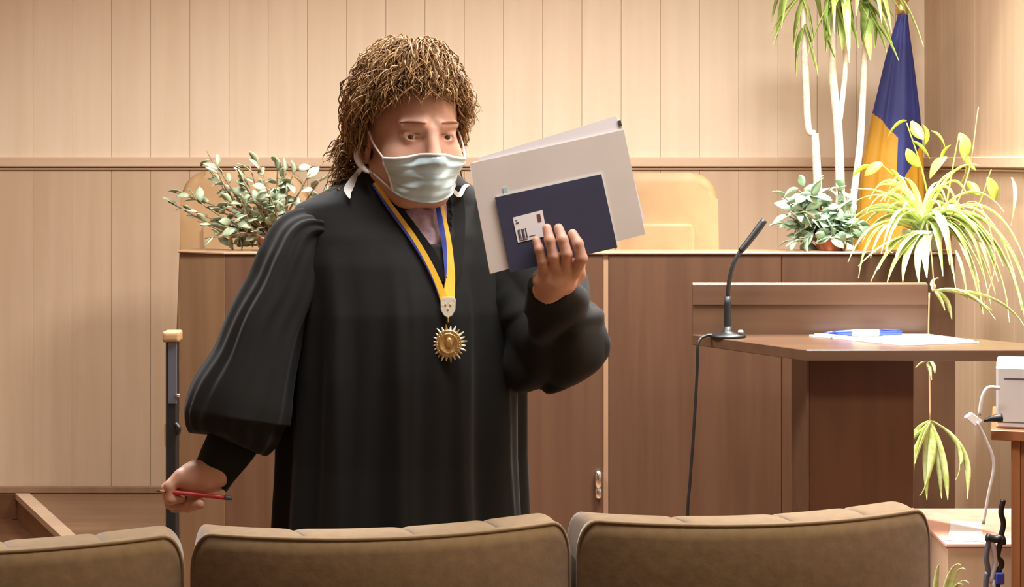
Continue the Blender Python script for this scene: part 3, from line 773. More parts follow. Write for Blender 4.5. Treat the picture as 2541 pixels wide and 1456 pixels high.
# wavy locks combed from the crown over the skull
STR = []
def add_strand(pts, rad):
    pts = np.array(pts); n = len(pts); t = np.linspace(0, n - 1, 9); k = np.clip(t.astype(int), 0, n - 2); fr_ = (t - k)[:, None]
    STR.append((pts[k] * (1 - fr_) + pts[k + 1] * fr_, rad))
hv = np.random.default_rng(11)
HC = np.array((0, -0.008, 0.028)); HE = np.array((0.078, 0.097, 0.094)); CR = np.array((0.02, -0.10, 0.95)); CR /= np.linalg.norm(CR)
def growth_ok(r, f, u, jt=0.0):
    u = u + jt
    if f > 0.045: return u > 0.074 - 0.9 * max(0, abs(r) - 0.045)
    if f > 0.012: return u > 0.030 + 0.5 * (f - 0.012)
    if f > -0.032: return u > 0.006
    return u > -0.125
for k in range(9500):
    th0 = abs(hv.normal()) * 0.2 if k % 3 == 0 else hv.uniform(0.15, 2.0); az = hv.uniform(0, 2 * math.pi)
    e1 = np.array((1.0, 0, 0)); e1 -= CR * e1.dot(CR); e1 /= np.linalg.norm(e1); e2 = np.cross(CR, e1)
    jit = abs(hv.normal()) * 0.014 - 0.003; span = hv.uniform(0.45, 0.95); lift = hv.uniform(0.006, 0.026) * (1.15 if k % 4 else 1.4); tw = hv.normal() * 0.35
    amp = hv.uniform(0.003, 0.0085); fr = hv.uniform(1.0, 2.0) * 2 * math.pi; ph0 = hv.uniform(0, 6.28); pts = []; ok = 0; npt = 12
    for m_ in range(npt):
        t = m_ / (npt - 1); th = th0 + span * t; a = az + tw * t + amp * 9 * math.sin(fr * t + ph0)
        dv = math.cos(th) * CR + math.sin(th) * (math.cos(a) * e1 + math.sin(a) * e2)
        vol = 1.0 + 0.35 * max(0, -dv[0]) + 0.25 * max(0, dv[2])
        rad = 1 + (0.05 + vol * lift * (math.sin(math.pi * min(1, t * 1.15)) * .6 + .55 * t) / 0.09 + amp / 0.09 * math.cos(fr * t + ph0))
        q_ = HC + dv * HE * rad
        if dv[2] < -0.2: q_[2] -= 0.02 * t
        surf_ = HC + dv * HE
        if not growth_ok(*surf_, jit): break
        pts.append(Hp(*q_))
    if len(pts) < 4: continue
    add_strand(pts, hv.uniform(.0009, .0014))
# wispy ends at the nape and around the outline
def wisp(root, nrm, L, curl, freq, grav, rad):
    t1 = np.cross(nrm, (0.3, 0.2, 0.9)); t1 /= np.linalg.norm(t1); t2 = np.cross(nrm, t1); ph0 = hv.uniform(0, 6.28); p = root.copy(); pts = []
    d0 = nrm + 0.35 * t1 * hv.normal() + 0.35 * t2 * hv.normal(); d0 /= np.linalg.norm(d0)
    for m_ in range(9):
        t = m_ / 8; g_ = d0 + grav * t * A3((0, 0, -1.6)); g_ /= np.linalg.norm(g_); p = p + g_ * L / 8
        a = ph0 + freq * 6.28 * t; pts.append(p + curl * min(1, t * 3) * (math.cos(a) * t1 + math.sin(a) * t2))
    add_strand(pts, rad)
for k in range(330):
    s = hv.choice((-1, 1), p=(0.75, 0.25)); nrm = HR * s * 0.75 - HF * 0.45; nrm = nrm / np.linalg.norm(nrm)
    wisp(Hp(s * hv.uniform(0.05, 0.082), hv.uniform(-0.09, -0.035), hv.uniform(-0.09, 0.0)), nrm, hv.uniform(0.03, 0.06), hv.uniform(.004, .008), hv.uniform(.8, 1.6), hv.uniform(0.8, 1.6), .0013)
for k in range(420):
    dv = hv.normal(size=3); dv /= np.linalg.norm(dv)
    if dv[2] < -0.1 or not growth_ok(*(HC + dv * HE)): continue
    wisp(Hp(*(HC + dv * HE * 1.12)), dv[0] * HR + dv[1] * HF + dv[2] * HU, hv.uniform(0.012, 0.032), hv.uniform(.003, .007), hv.uniform(.8, 1.6), hv.uniform(0.5, 1.2), .0009)
for k in range(240):   # soft fringe
    r = hv.uniform(-0.062, 0.066); nrm = HF * 0.55 + HU * 0.5 + HR * (r * 6 + .2); nrm /= np.linalg.norm(nrm)
    wisp(Hp(r, 0.076 - 7.0 * r * r + hv.uniform(-.016, .004), 0.082 + hv.uniform(-.004, .02) - 3 * r * r), nrm, hv.uniform(0.02, 0.036), hv.uniform(.003, .006), hv.uniform(.5, 1.1), hv.uniform(1.0, 1.8), .0013)
SP = np.array([s[0] for s in STR]); SRd = np.array([s[1] for s in STR])
tg = np.gradient(SP, axis=1); tg /= np.linalg.norm(tg, axis=2, keepdims=True) + 1e-9
sd_ = np.cross(tg, np.array((0.25, 0.35, 0.9))); sd_ /= np.linalg.norm(sd_, axis=2, keepdims=True) + 1e-9; wd_ = np.cross(sd_, tg)
prof_ = np.interp(np.linspace(0, 1, 9), [0, .25, .7, 1], [.8, 1.15, .9, .3])[None, :, None] * SRd[:, None, None]
ring = [SP + prof_ * (math.cos(a) * sd_ + math.sin(a) * wd_) for a in (0, 2.094, 4.189)]
HVt = np.stack(ring, 2).reshape(-1, 3); ns_ = len(SP)
bi = (np.arange(ns_)[:, None, None] * 27 + np.arange(8)[None, :, None] * 3); kk = np.arange(3)[None, None, :]; k2 = (kk + 1) % 3
HQ = np.stack([bi + kk, bi + k2, bi + 3 + k2, bi + 3 + kk], -1).reshape(-1, 4)
lk = np_mesh('curls', HVt, HQ, M['hair'], hair); lk['kind'] = 'stuff'

# ------------------------------------------------------------------ face mask
def head_rays(th, u):   # distance from the head axis to the face surface, for arrays
    dirv = np.sin(th)[:, None] * HR + np.cos(th)[:, None] * HF; base = HO + u[:, None] * HU; a = np.full(len(th), 0.14)
    for _ in range(40):
        dd = sd_head(base + a[:, None] * dirv); a = np.where(dd < 0.0005, a, a - np.maximum(dd * 0.7, 0.0004))
    return np.maximum(a, 0.02)
NTm, NUm = 41, 30; V = []; Fc = []; TH = math.radians(50)
rt = np.zeros((NUm * NTm, 2))
for j in range(NUm):
    for i in range(NTm):
        v = j / (NUm - 1); th = (-TH + 2 * TH * i / (NTm - 1)) * (1 - 0.16 * v * v); cth = max(0.0, math.cos(th / TH * math.pi / 2))
        u0 = -0.036 + 0.010 * cth ** 3; u1 = -0.080 - 0.026 * cth ** 0.7
        rt[j * NTm + i] = (th, u0 + (u1 - u0) * v)
grid = head_rays(rt[:, 0], rt[:, 1]).reshape(NUm, NTm)
g2 = grid.copy()
for _ in range(6):   # cloth bridges hollows
    gp = np.pad(g2, 1, mode='edge'); avg = (gp[:-2, 1:-1] + gp[2:, 1:-1] + gp[1:-1, :-2] + gp[1:-1, 2:]) / 4; g2 = np.maximum(grid, avg)
for side in (0, 1):
    for j in range(NUm):
        for i in range(NTm):
            v = j / (NUm - 1); th = (-TH + 2 * TH * i / (NTm - 1)) * (1 - 0.16 * v * v); cth = max(0.0, math.cos(th / TH * math.pi / 2))
            u0 = -0.036 + 0.010 * cth ** 3; u1 = -0.080 - 0.026 * cth ** 0.7; u = u0 + (u1 - u0) * v
            pl = 0.0022 * ((v * 4) % 1.0) * (0.15 < v < 0.9) + 0.0016 * math.sin(9 * th + 14 * v) * cth + 0.004 * math.sin(math.pi * v) * cth + 0.0055 * max(0.0, 1 - abs(th) / 0.22) * (1 - 0.5 * v)
            a = max(g2[j, i], 0.05) + 0.0035 + pl - (0.0016 if side else 0)
            V.append(Hp(0, 0, u) + a * (math.sin(th) * HR + math.cos(th) * HF))
st = NUm * NTm
for j in range(NUm - 1):
    for i in range(NTm - 1):
        a = j * NTm + i; b_ = a + NTm; Fc.append((a, b_, b_ + 1, a + 1)); Fc.append((st + a, st + a + 1, st + b_ + 1, st + b_))
for i in range(NTm - 1):
    a = i; Fc.append((a, a + 1, st + a + 1, st + a)); a = (NUm - 1) * NTm + i; Fc.append((a + 1, a, st + a, st + a + 1))
for j in range(NUm - 1):
    a = j * NTm; b_ = a + NTm; Fc.append((b_, a, st + a, st + b_)); a += NTm - 1; b_ += NTm - 1; Fc.append((a, b_, st + b_, st + a))
mk = mesh('face_mask', V, Fc, M['mask'], person, True); tag(mk, 'pale blue pleated disposable face mask')
Vm = [A3(v) for v in V]
top_row = [Vm[i] + HF * 0.0008 for i in range(NTm)]; bot_row = [Vm[(NUm - 1) * NTm + i] for i in range(NTm)]
Vb, Fb = tube_geo(top_row, 0.0028, 6); mesh('upper_binding', Vb, Fb, M['white_cloth'], mk, True)
Vb, Fb = tube_geo(bot_row, 0.0018, 6); mesh('lower_binding', Vb, Fb, M['mask'], mk, True)
for i_ in (0, NTm - 1):
    col_ = [Vm[j * NTm + i_] for j in range(NUm)]; Vb, Fb = tube_geo(col_, 0.0022, 6); mesh('side_binding', Vb, Fb, M['white_cloth'], mk, True)
for s, i_ in ((-1, 0), (1, NTm - 1)):
    a = Vm[i_]; b_ = Vm[(NUm - 1) * NTm + i_]
    tube('ear_loop', [a, (a + Hp(s * 0.079, 0.006, 0.008)) / 2 + HR * s * 0.004, Hp(s * 0.081, 0.004, 0.010), Hp(s * 0.084, -0.018, 0.010), Hp(s * 0.083, -0.030, -0.02), Hp(s * 0.078, -0.020, -0.05), (b_ + Hp(s * 0.074, -0.008, -0.05)) / 2 + HR * s * 0.004, b_], 0.0017, M['white_cloth'], mk, 6, 48)
# thick white strap behind the near ear and the loose tie ends
tube('strap', [PX(900, 350, 2.80), PX(888, 370, 2.80), PX(888, 394, 2.80), PX(900, 416, 2.79), PX(915, 428, 2.775)], [0.002, 0.005, 0.0065, 0.005, 0.002], M['white_cloth'], mk, 10, 20)

# ------------------------------------------------------------------ robe
RZ = [0.10, 0.60, 0.90, 1.00, 1.15, 1.25, 1.33, 1.375, 1.405, 1.425, 1.445, 1.465, 1.482]
RW = [0.290, 0.235, 0.208, 0.202, 0.198, 0.196, 0.198, 0.198, 0.193, 0.180, 0.138, 0.102, 0.080]
RD = [0.215, 0.175, 0.158, 0.155, 0.156, 0.155, 0.142, 0.128, 0.110, 0.096, 0.086, 0.078, 0.072]
RC = [0.0, 0.0, 0.0, 0.0, 0.004, 0.004, -0.002, -0.006, -0.008, -0.006, 0.0, 0.006, 0.010]
NAr, NZr = 320, 220
def robe_pt(a, z, off=0.0):
    w = np.interp(z, RZ, RW); dp = np.interp(z, RZ, RD); cf = np.interp(z, RZ, RC)
    ca, sa = math.cos(a), math.sin(a)     # a=0 -> +r (image right), a=90deg -> front
    e = 2.35; k = (abs(ca) ** e + abs(sa) ** e) ** (-1 / e)
    amt = np.clip((1.365 - z) / 0.22, 0, 1)
    pl = 0.0085 * amt * (1.2 * (1 - 1.6 * abs(math.sin(6.5 * a + 0.3 + 0.3 * math.sin(3 * z)))) + 0.5 * math.cos(22 * a + 1.3 + 1.2 * z) + 0.5 * math.sin(7 * a + 2 * z))
    yk = 0.0025 * np.clip((1.36 - z) / 0.03, 0, 1) * (1 if sa > 0 else 0.3)
    # front placket edge
    ang = math.degrees(a) % 360
    plk = 0.007 * (1 / (1 + math.exp(-(ang - 74) * 1.6))) * (1 / (1 + math.exp((ang - 104) * 1.6))) * np.clip((1.33 - z) / .05, 0, 1)
    s = 1 + (pl + yk + plk + off) / max(w, dp)
    return Bp(w * ca * k * s, cf + dp * sa * k * s, z)
V = []; zs = np.linspace(0.10, 1.482, NZr)
for z in zs:
    for i in range(NAr): V.append(robe_pt(2 * math.pi * i / NAr, z))
V = np.array(V)
px = CX + V[:, 0] / V[:, 1] * F; py = HY + (CAMZ - V[:, 2]) / V[:, 1] * F
Vpoly = [(915, 400), (934, 452), (975, 512), (1020, 566), (1062, 604), (1090, 604), (1112, 570), (1114, 520), (1108, 470), (1112, 400)]
def inpoly(x, y, poly):
    c = np.zeros(len(x), bool); n = len(poly)
    for i in range(n):
        x0, y0 = poly[i]; x1, y1 = poly[(i + 1) % n]
        m = ((y0 > y) != (y1 > y)) & (x < (x1 - x0) * (y - y0) / (y1 - y0 + 1e-9) + x0); c ^= m
    return c
fsa = (V - np.array((OX, OY, 0))) @ np.array((math.sin(BA), -math.cos(BA), 0))
cutv = inpoly(px, py, Vpoly) & (fsa > 0.0)
j, i = np.meshgrid(np.arange(NZr - 1), np.arange(NAr), indexing='ij'); i2 = (i + 1) % NAr
Qr = np.stack([j * NAr + i, j * NAr + i2, (j + 1) * NAr + i2, (j + 1) * NAr + i], -1).reshape(-1, 4)
Qk = Qr[~cutv[Qr].any(1)]
robe = np_mesh('robe', V, Qk, M['robe'], person); tag(robe, 'black pleated judge robe with wide sleeves')
sm = robe.modifiers.new('thickness', 'SOLIDIFY'); sm.thickness = 0.003; sm.offset = -1
full = BVHTree.FromPolygons([Vector(v) for v in V], [tuple(int(x) for x in q) for q in Qr])
def hit(x, y, off=0.0, tree=None):
    o = Vector((0, 0, CAMZ)); dv = (P(x, y, 1.0) - o).normalized()
    loc, n, idx, dist = (tree or full).ray_cast(o, dv)
    if loc is None: return None
    return loc - dv * off
def ribbon(name, pxs, w, material, parent, off=0.004, thick=0.0014, tree=None, n=40):
    """flat band following a surface: pxs centre line in pixels, w width(s) in metres"""
    sp_ = smooth_path([(x, y, 0) for x, y in pxs], n); pts = []
    for q_ in sp_:
        h_ = hit(q_[0], q_[1], off, tree)
        if h_ is None: h_ = P(q_[0], q_[1], pts[-1].y if pts else 2.8)
        pts.append(h_)
    ar = np.array([tuple(p) for p in pts])
    for _ in range(4): ar[1:-1] = (ar[:-2] + 2 * ar[1:-1] + ar[2:]) / 4
    ws = np.interp(np.linspace(0, 1, len(ar)), np.linspace(0, 1, len(w)), w) if not np.isscalar(w) else [w] * len(ar)
    V = []; Fc = []
    for k in range(len(ar)):
        t = ar[min(k + 1, len(ar) - 1)] - ar[max(k - 1, 0)]; vd = ar[k] - np.array((0, 0, CAMZ)); vd /= np.linalg.norm(vd)
        s = np.cross(t, vd); s /= np.linalg.norm(s) + 1e-9
        for sg, dd in ((-1, 0), (1, 0), (1, 1), (-1, 1)): V.append(ar[k] + s * sg * ws[k] / 2 + vd * dd * thick)
    for k in range(len(ar) - 1):
        for m_ in range(4): Fc.append((k * 4 + m_, k * 4 + (m_ + 1) % 4, k * 4 + 4 + (m_ + 1) % 4, k * 4 + 4 + m_))
    Fc.append((0, 1, 2, 3)); e_ = (len(ar) - 1) * 4; Fc.append((e_ + 3, e_ + 2, e_ + 1, e_))
    return mesh(name, V, Fc, material, parent, False)
# folded lapels along the neckline
ribbon('lapel', [(906, 440), (945, 492), (1000, 566), (1056, 634), (1098, 700)], [0.03, 0.040, 0.040, 0.034, 0.02], M['robe'], robe, 0.006, 0.004)
ribbon('lapel', [(1124, 462), (1132, 520), (1132, 600), (1124, 680), (1114, 716)], [0.026, 0.030, 0.028, 0.022, 0.012], M['robe'], robe, 0.006, 0.004)
# lilac blouse inside the neckline
V = []; Fc = []; na, nz = 40, 24
for j in range(nz):
    z = 1.325 + (1.445 - 1.325) * j / (nz - 1)
    for i in range(na):
        a = math.radians(52 + 76 * i / (na - 1)); V.append(robe_pt(a, z, -0.012 + 0.0028 * math.sin(i * 1.1 + 2.2 * math.sin(j * .8)) * (1 if j > 3 else .3)))
for j in range(nz - 1):
    for i in range(na - 1):
        a = j * na + i
        p_ = V[a]; ypx = HY + (CAMZ - p_[2]) / p_[1] * F; xpx = CX + p_[0] / p_[1] * F
        if ypx > 516 + 10 * math.sin(xpx * .12) or xpx > 1088: Fc.append((a, a + 1, a + na + 1, a + na))
bl = mesh('blouse', V, Fc, M['blouse'], person, True); bl.modifiers.new('thickness', 'SOLIDIFY').thickness = 0.002

# sleeve, arm at the side: a loft with gathered folds
def sleeve_loft(name, rows, nfold, amp, parent, nu=120, nv=110, seed=1):
    """rows: (px, py, D, half width m, half depth m)"""
    rows = np.array(rows, float); t0 = np.linspace(0, 1, len(rows)); tt = np.linspace(0, 1, nv)
    sp_ = np.array(smooth_path([tuple(r[:3]) for r in rows], nv * 2)); ts = np.linspace(0, 1, len(sp_))
    V = []; cen = np.array([PX(*[np.interp(t, ts, sp_[:, k]) for k in range(3)]) for t in tt])
    hw = np.interp(tt, t0, rows[:, 3]); hd = np.interp(tt, t0, rows[:, 4])
    ker = np.ones(7) / 7
    hw = np.convolve(np.pad(hw, 3, mode='edge'), ker, 'valid'); hd = np.convolve(np.pad(hd, 3, mode='edge'), ker, 'valid')
    for k in range(nv):
        t = cen[min(k + 2, nv - 1)] - cen[max(k - 2, 0)]; t /= np.linalg.norm(t)
        s = np.cross(t, (0, 1, 0)); s /= np.linalg.norm(s); w = np.cross(s, t)
        for i in range(nu):
            a = 2 * math.pi * i / nu; v = tt[k]
            fo_ = amp(v) * ((0.35 + 0.65 * math.sin(2 * a + 3 * v + seed) ** 2) * math.cos(nfold * a + 2.5 * math.sin(3 * v + a)) + 1.1 * math.cos(5 * a + 3 * v + seed) * math.sin(3 * v + .4) + 0.8 * math.sin(8 * a - 6 * v) * v)
            V.append(cen[k] + (hw[k] + fo_) * math.cos(a) * s + (hd[k] + fo_) * math.sin(a) * w)
    j, i = np.meshgrid(np.arange(nv - 1), np.arange(nu), indexing='ij'); i2 = (i + 1) % nu
    Q = np.stack([j * nu + i, j * nu + i2, (j + 1) * nu + i2, (j + 1) * nu + i], -1).reshape(-1, 4)
    return np_mesh(name, np.array(V), Q, M['robe'], parent)
kL = 1 / 1500.0
sl = sleeve_loft('sleeve', [(850, 620, 2.87, 26 * kL, .035), (800, 588, 2.85, 54 * kL, .060), (752, 596, 2.825, 72 * kL, .075), (726, 650, 2.81, 82 * kL, .085), (702, 716, 2.80, 88 * kL, .09), (664, 800, 2.79, 94 * kL, .10),
     (634, 900, 2.78, 104 * kL, .105), (604, 985, 2.77, 128 * kL, .11), (590, 1040, 2.765, 130 * kL, .11), (588, 1082, 2.76, 104 * kL, .09), (582, 1098, 2.758, 62 * kL, .05)],
     13, lambda v: 0.0040 * min(1, max(0, v - .03) * 8) * (1 - 0.3 * v), robe)
# cuff
V = []; Fc = []; nu = 40; nv = 12
for k in range(nv):
    v = k / (nv - 1); c = PX(582 - 60 * v, 1086 + 104 * v, 2.758 - .018 * v); t = PX(522, 1190, 2.74) - PX(582, 1086, 2.758); t /= np.linalg.norm(t)
    s = np.cross(t, (0, 1, 0)); s /= np.linalg.norm(s); w = np.cross(s, t); hw_ = (62 - 18 * v) * kL
    for i in range(nu):
        a = 2 * math.pi * i / nu; V.append(c + (hw_ + .0008 * math.sin(5 * a + 6 * v)) * math.cos(a) * s + 0.86 * hw_ * math.sin(a) * w + t * 0.004 * math.cos(a) * v)
for k in range(nv - 1):
    for i in range(nu): Fc.append((k * nu + i, k * nu + (i + 1) % nu, (k + 1) * nu + (i + 1) % nu, (k + 1) * nu + i))
cf = mesh('cuff', V, Fc, M['robe'], robe, True); cf.modifiers.new('thickness', 'SOLIDIFY').thickness = 0.003

# sleeve of the raised arm: implicit surface
RS = [((1236, 545, 2.93), (1310, 690, 2.90), .070, .085), ((1310, 690, 2.90), (1375, 835, 2.83), .085, .082), ((1375, 835, 2.83), (1412, 848, 2.80), .072, .045),
      ((1415, 850, 2.79), (1378, 760, 2.70), .058, .042), ((1378, 760, 2.70), (1360, 694, 2.642), .042, .034)]
def sd_rs(p):
    d = None
    for a, b_, ra, rb in RS:
        e = rcone(p, PX(*a), PX(*b_), ra, rb); d = e if d is None else smin(d, e, 0.03)
    for a, b_, ra, rb in (((1335, 900, 2.82), (1385, 908, 2.80), .030, .024), ((1300, 915, 2.83), (1340, 915, 2.82), .028, .024), ((1426, 862, 2.80), (1484, 824, 2.79), .022, .003), ((1392, 740, 2.70), (1484, 824, 2.78), .012, .004), ((1400, 780, 2.74), (1446, 806, 2.77), .022, .016)):
        d = smin(d, rcone(p, PX(*a), PX(*b_), ra, rb), 0.035)
    q = p * 1.0
    ax = np.array(PX(1420, 860, 2.8)) - np.array(PX(1290, 640, 2.9)); ax /= np.linalg.norm(ax)
    w = q - ax * (q @ ax)[:, None]; an = np.arctan2(w[:, 1] - PX(1360, 800, 2.83)[1], w[:, 0] - PX(1360, 800, 2.83)[0])
    rid = lambda x: 1 - 2 * np.abs(np.sin(x))
    w1 = q[:, 0] * 0.55 + q[:, 2] * 0.85 + 0.02 * np.sin(30 * q[:, 0]); w2 = -q[:, 0] * 0.8 + q[:, 2] * 0.5 + 0.015 * np.sin(40 * q[:, 2])
    low = np.clip((1.36 - q[:, 2]) / 0.12, 0, 1)
    mfade = np.clip((np.linalg.norm(q - PX(1366, 704, 2.65), axis=1) - 0.045) / 0.05, 0, 1); low = low * mfade
    d = d + 0.0045 * low * rid(34 * w1) + 0.0040 * rid(45 * w2 + 1.0) * (0.4 + 0.6 * low) * mfade + 0.002 * np.sin(120 * w2) * mfade
    # open the cuff mouth
    mo = PX(1368, 704, 2.648); dr = PX(1366, 700, 2.645) - PX(1378, 760, 2.70); dr /= np.linalg.norm(dr)
    d = smax(d, (p - mo) @ dr, 0.003)
    d = smax(d, -rcone(p, PX(1358, 680, 2.63), PX(1374, 736, 2.680), 0.029, 0.023), 0.003)
    return d
lo_ = np.minimum(PX(1150, 1000, 2.6), PX(1150, 1000, 3.1)); 
V, Q = surface_nets(sd_rs, (-0.16, 2.60, 1.08), (0.19, 3.05, 1.50), 0.004); V = relax(V, Q, 1, 0.5)
np_mesh('sleeve', V, Q, M['robe'], robe)

# shoes
for s in (-1, 1):
    V, Q = surface_nets(lambda p: smax(smin(rcone(p, Bp(s * 0.085, -0.03, 0.045), Bp(s * 0.10, 0.15, 0.034), 0.042, 0.034), rcone(p, Bp(s * .085, -.03, .06), Bp(s * .085, -.03, .02), .04, .04), .02), 0.001 - p[:, 2], 0.004), Bp(s * .09, .05, 0) - (.16, .16, .012), Bp(s * .09, .05, 0) + (.16, .16, .13), 0.006)
    np_mesh('shoe', V, Q, M['black'], person)
# loose white ties on the shoulders
ribbon('tie_end', [(897, 415), (876, 448), (864, 470), (868, 492)], [0.006, 0.013, 0.015, 0.002], M['white_cloth'], mk, 0.020, 0.002)
ribbon('tie_end', [(1104, 480), (1122, 472), (1140, 484), (1152, 464), (1164, 458)], [0.004, 0.006, 0.008, 0.007, 0.003], M['white_cloth'], mk, 0.024, 0.002)

# ------------------------------------------------------------------ order on a ribbon
mc = hit(1113, 852, 0.012)
med = empty('medal_on_ribbon', hit(1113, 905, 0.010), 'gold sunburst medal hanging on a yellow and blue neck ribbon', 'medal')
ribbon('ribbon', [(930, 452), (972, 515), (1028, 592), (1072, 668), (1102, 742)], [0.008, 0.009, 0.010, 0.010, 0.013], M['yellow'], med, 0.013, 0.001)
ribbon('ribbon_edge', [(924, 456), (965, 518), (1021, 596), (1064, 670), (1092, 738)], [0.003, 0.005, 0.004, 0.002, 0.001], M['blue'], med, 0.0125, 0.001)
ribbon('ribbon', [(1094, 492), (1103, 540), (1113, 600), (1117, 680), (1114, 742)], [0.003, 0.005, 0.010, 0.016, 0.018], M['yellow'], med, 0.0135, 0.001)
ribbon('ribbon_edge', [(1084, 500), (1093, 550), (1102, 600), (1106, 660), (1105, 700)], [0.008, 0.009, 0.008, 0.005, 0.001], M['blue'], med, 0.0125, 0.001)
def facing(c, pts2, z=0.0):
    return [Vector(c) + Vector((x, -zz - z, y)) for x, y, zz in pts2]
def disc(name, c, rx, ry, prof, material, parent, n=28):
    """prof: (scale, protrusion) rings toward the camera"""
    V = []; Fc = []
    for s, pz in prof:
        for k in range(n):
            a = 2 * math.pi * k / n; V.append(Vector(c) + Vector((rx * s * math.cos(a), -pz, ry * s * math.sin(a))))
    for r_ in range(len(prof) - 1):
        for k in range(n): Fc.append((r_ * n + k, r_ * n + (k + 1) % n, (r_ + 1) * n + (k + 1) % n, (r_ + 1) * n + k))
    Fc.append(tuple(range(n))[::-1]); Fc.append(tuple((len(prof) - 1) * n + k for k in range(n)))
    return mesh(name, V, Fc, material, parent, True)
cc = hit(1112, 762, 0.014)
# shield-shaped clasp
sh = [(x * 1.12, y * 1.1) for x, y in ((-.011, .012), (-.008, .0155), (.008, .0155), (.011, .012), (.0105, -.004), (.006, -.012), (0, -.0155), (-.006, -.012), (-.0105, -.004))]
clp = slab('clasp', [Vector(cc) + Vector((x, 0, y)) for x, y in sh], (0, -1, 0), 0.004, M['goldpale'], med, 0.0008)
for dx, dz in ((-.004, .004), (.004, .004), (0, -.003)):
    disc('clasp_stud', Vector(cc) + Vector((dx, -.0035, dz)), .0016, .0022, [(1, 0), (1, .001), (.5, .0016)], M['gold'], clp, 10)
tube('link', [Vector(cc) + Vector((0, -.002, -.015)), Vector(mc) + Vector((0, -.003, .034))], 0.0016, M['gold'], med, 8, 5)
mdd = disc('medal_disc', mc, .0215, .0225, [(1, -.002), (1, .002), (.93, .0035), (.86, .0025), (.8, .0025)], M['gold'], med, 36)
disc('rim', Vector(mc) + Vector((0, -.002, 0)), .0160, .0170, [(1, 0), (1, .002), (.92, .003), (.84, .001)], M['gold'], mdd, 32)
disc('relief', Vector(mc) + Vector((.001, -.002, .001)), .0068, .0100, [(1, 0), (.9, .003), (.6, .0045), (.2, .005)], M['gold'], mdd, 20)
for k in range(24):
    a = 2 * math.pi * (k + .5) / 24; L = (.031, .0285)[k % 2]; u_ = Vector((math.cos(a), 0, math.sin(a))); w_ = Vector((-math.sin(a), 0, math.cos(a)))
    b0 = Vector(mc) + u_ * .018
    V = [b0 + w_ * .0030, b0 - w_ * .0030, b0 + Vector((0, -.0035, 0)), b0 + Vector((0, .001, 0)), Vector(mc) + u_ * L + w_ * .0008, Vector(mc) + u_ * L - w_ * .0008]
    mesh('ray', V, [(0, 2, 4), (2, 5, 4), (2, 1, 5), (0, 4, 3), (4, 5, 3), (5, 1, 3), (0, 3, 1, 2)], M['goldpale'] if k % 3 else M['gold'], mdd)

# ------------------------------------------------------------------ folder, papers, envelope held up
def PL(x, y, d=0.0):   # the plane of the folder: slightly turned about the vertical
    D = 2.617 + (x - 1385) * 0.00006 + d; return P(x, y, D)
NF = Vector((0, 1, 0))
fo = empty('document_folder', PL(1410, 632, .004), 'light grey card folder of white papers held up by the woman', 'folder')
slab('front_cover', [PL(1166, 406), PL(1548, 322), PL(1601, 581), PL(1216, 679)], NF, 0.0016, M['folder'], fo)
slab('back_cover', [PL(1172, 402, .012), PL(1544, 318, .012), PL(1597, 577, .012), PL(1216, 674, .012)], NF, 0.0016, M['folder'], fo)
def spine():
    V = []; Fc = []
    for x, y in ((1166, 406), (1216, 679)):
        for k in range(7):
            a = math.pi * k / 6; p_ = PL(x + 6 - 7 * math.sin(a), y, .0068 - .0062 * math.cos(a)); V.append(p_)
    for k in range(6): Fc.append((k, k + 1, k + 8, k + 7))
    return V, Fc
V, Fc = spine(); sp_o = mesh('spine', V, Fc, M['paper'], fo, True); sp_o.modifiers.new('t', 'SOLIDIFY').thickness = .001
for k, (q_, dd) in enumerate([([(1186, 392), (1528, 288), (1552, 330), (1200, 430)], .003), ([(1188, 398), (1536, 294), (1600, 548), (1222, 668)], .005), ([(1180, 402), (1534, 304), (1590, 560), (1222, 668)], .0075), ([(1178, 404), (1540, 310), (1594, 566), (1222, 668)], .0098)]):
    slab('sheet', [PL(x, y, dd) for x, y in q_], NF, 0.0014, M['paper'], fo)
slab('index_tab', [PL(1532, 300, .0015), PL(1540, 298, .0015), PL(1544, 312, .0015), PL(1536, 314, .0015)], NF, .001, M['ink'], fo)
slab('sticky_flag', [PL(1248, 466, -.0012), PL(1257, 464, -.0012), PL(1264, 492, -.0012), PL(1252, 494, -.0012)], NF, .0008, M['teal'], fo)
en = empty('envelope', PL(1398, 645, -.002), 'dark navy envelope with a white barcode label held against the folder', 'envelope')
slab('cover', [PL(1228, 490, -.0038), PL(1492, 432, -.0038), PL(1532, 614, -.0038), PL(1266, 676, -.0038)], NF, .0018, M['navy'], en)
slab('rear_cover', [PL(1230, 486, -.0018), PL(1495, 428, -.0018), PL(1533, 612, -.0018), PL(1268, 674, -.0018)], NF, .0008, M['white_cloth'], en)
lb = slab('label', [PL(1272, 540, -.0045), PL(1346, 521, -.0045), PL(1358, 585, -.0045), PL(1285, 602, -.0045)], NF, .0006, M['paper'], en)
def lab(u, v):  # label uv -> px
    a = np.array((1272, 540)); b_ = np.array((1346, 521)); c = np.array((1285, 602)); return a + u * (b_ - a) + v * (c - a)
def mark(u0, u1, v0, v1, m_, nm='print_mark'):
    slab(nm, [PL(*lab(u, v), -.0049) for u, v in ((u0, v0), (u1, v0), (u1, v1), (u0, v1))], NF, .0003, m_, lb)
for k, wd in enumerate((.045, .02, .05, .02, .035)): mark(.07 + k * .062, .07 + k * .062 + wd, .52, .90, M['ink'], 'bar')
mark(.07, .16, .22, .27, M['ink']); mark(.07, .13, .12, .15, M['ink']); mark(.78, .90, .12, .42, M['inkred']); mark(.40, .62, .86, .88, M['ink']); mark(.07, .34, .93, .955, M['ink'])

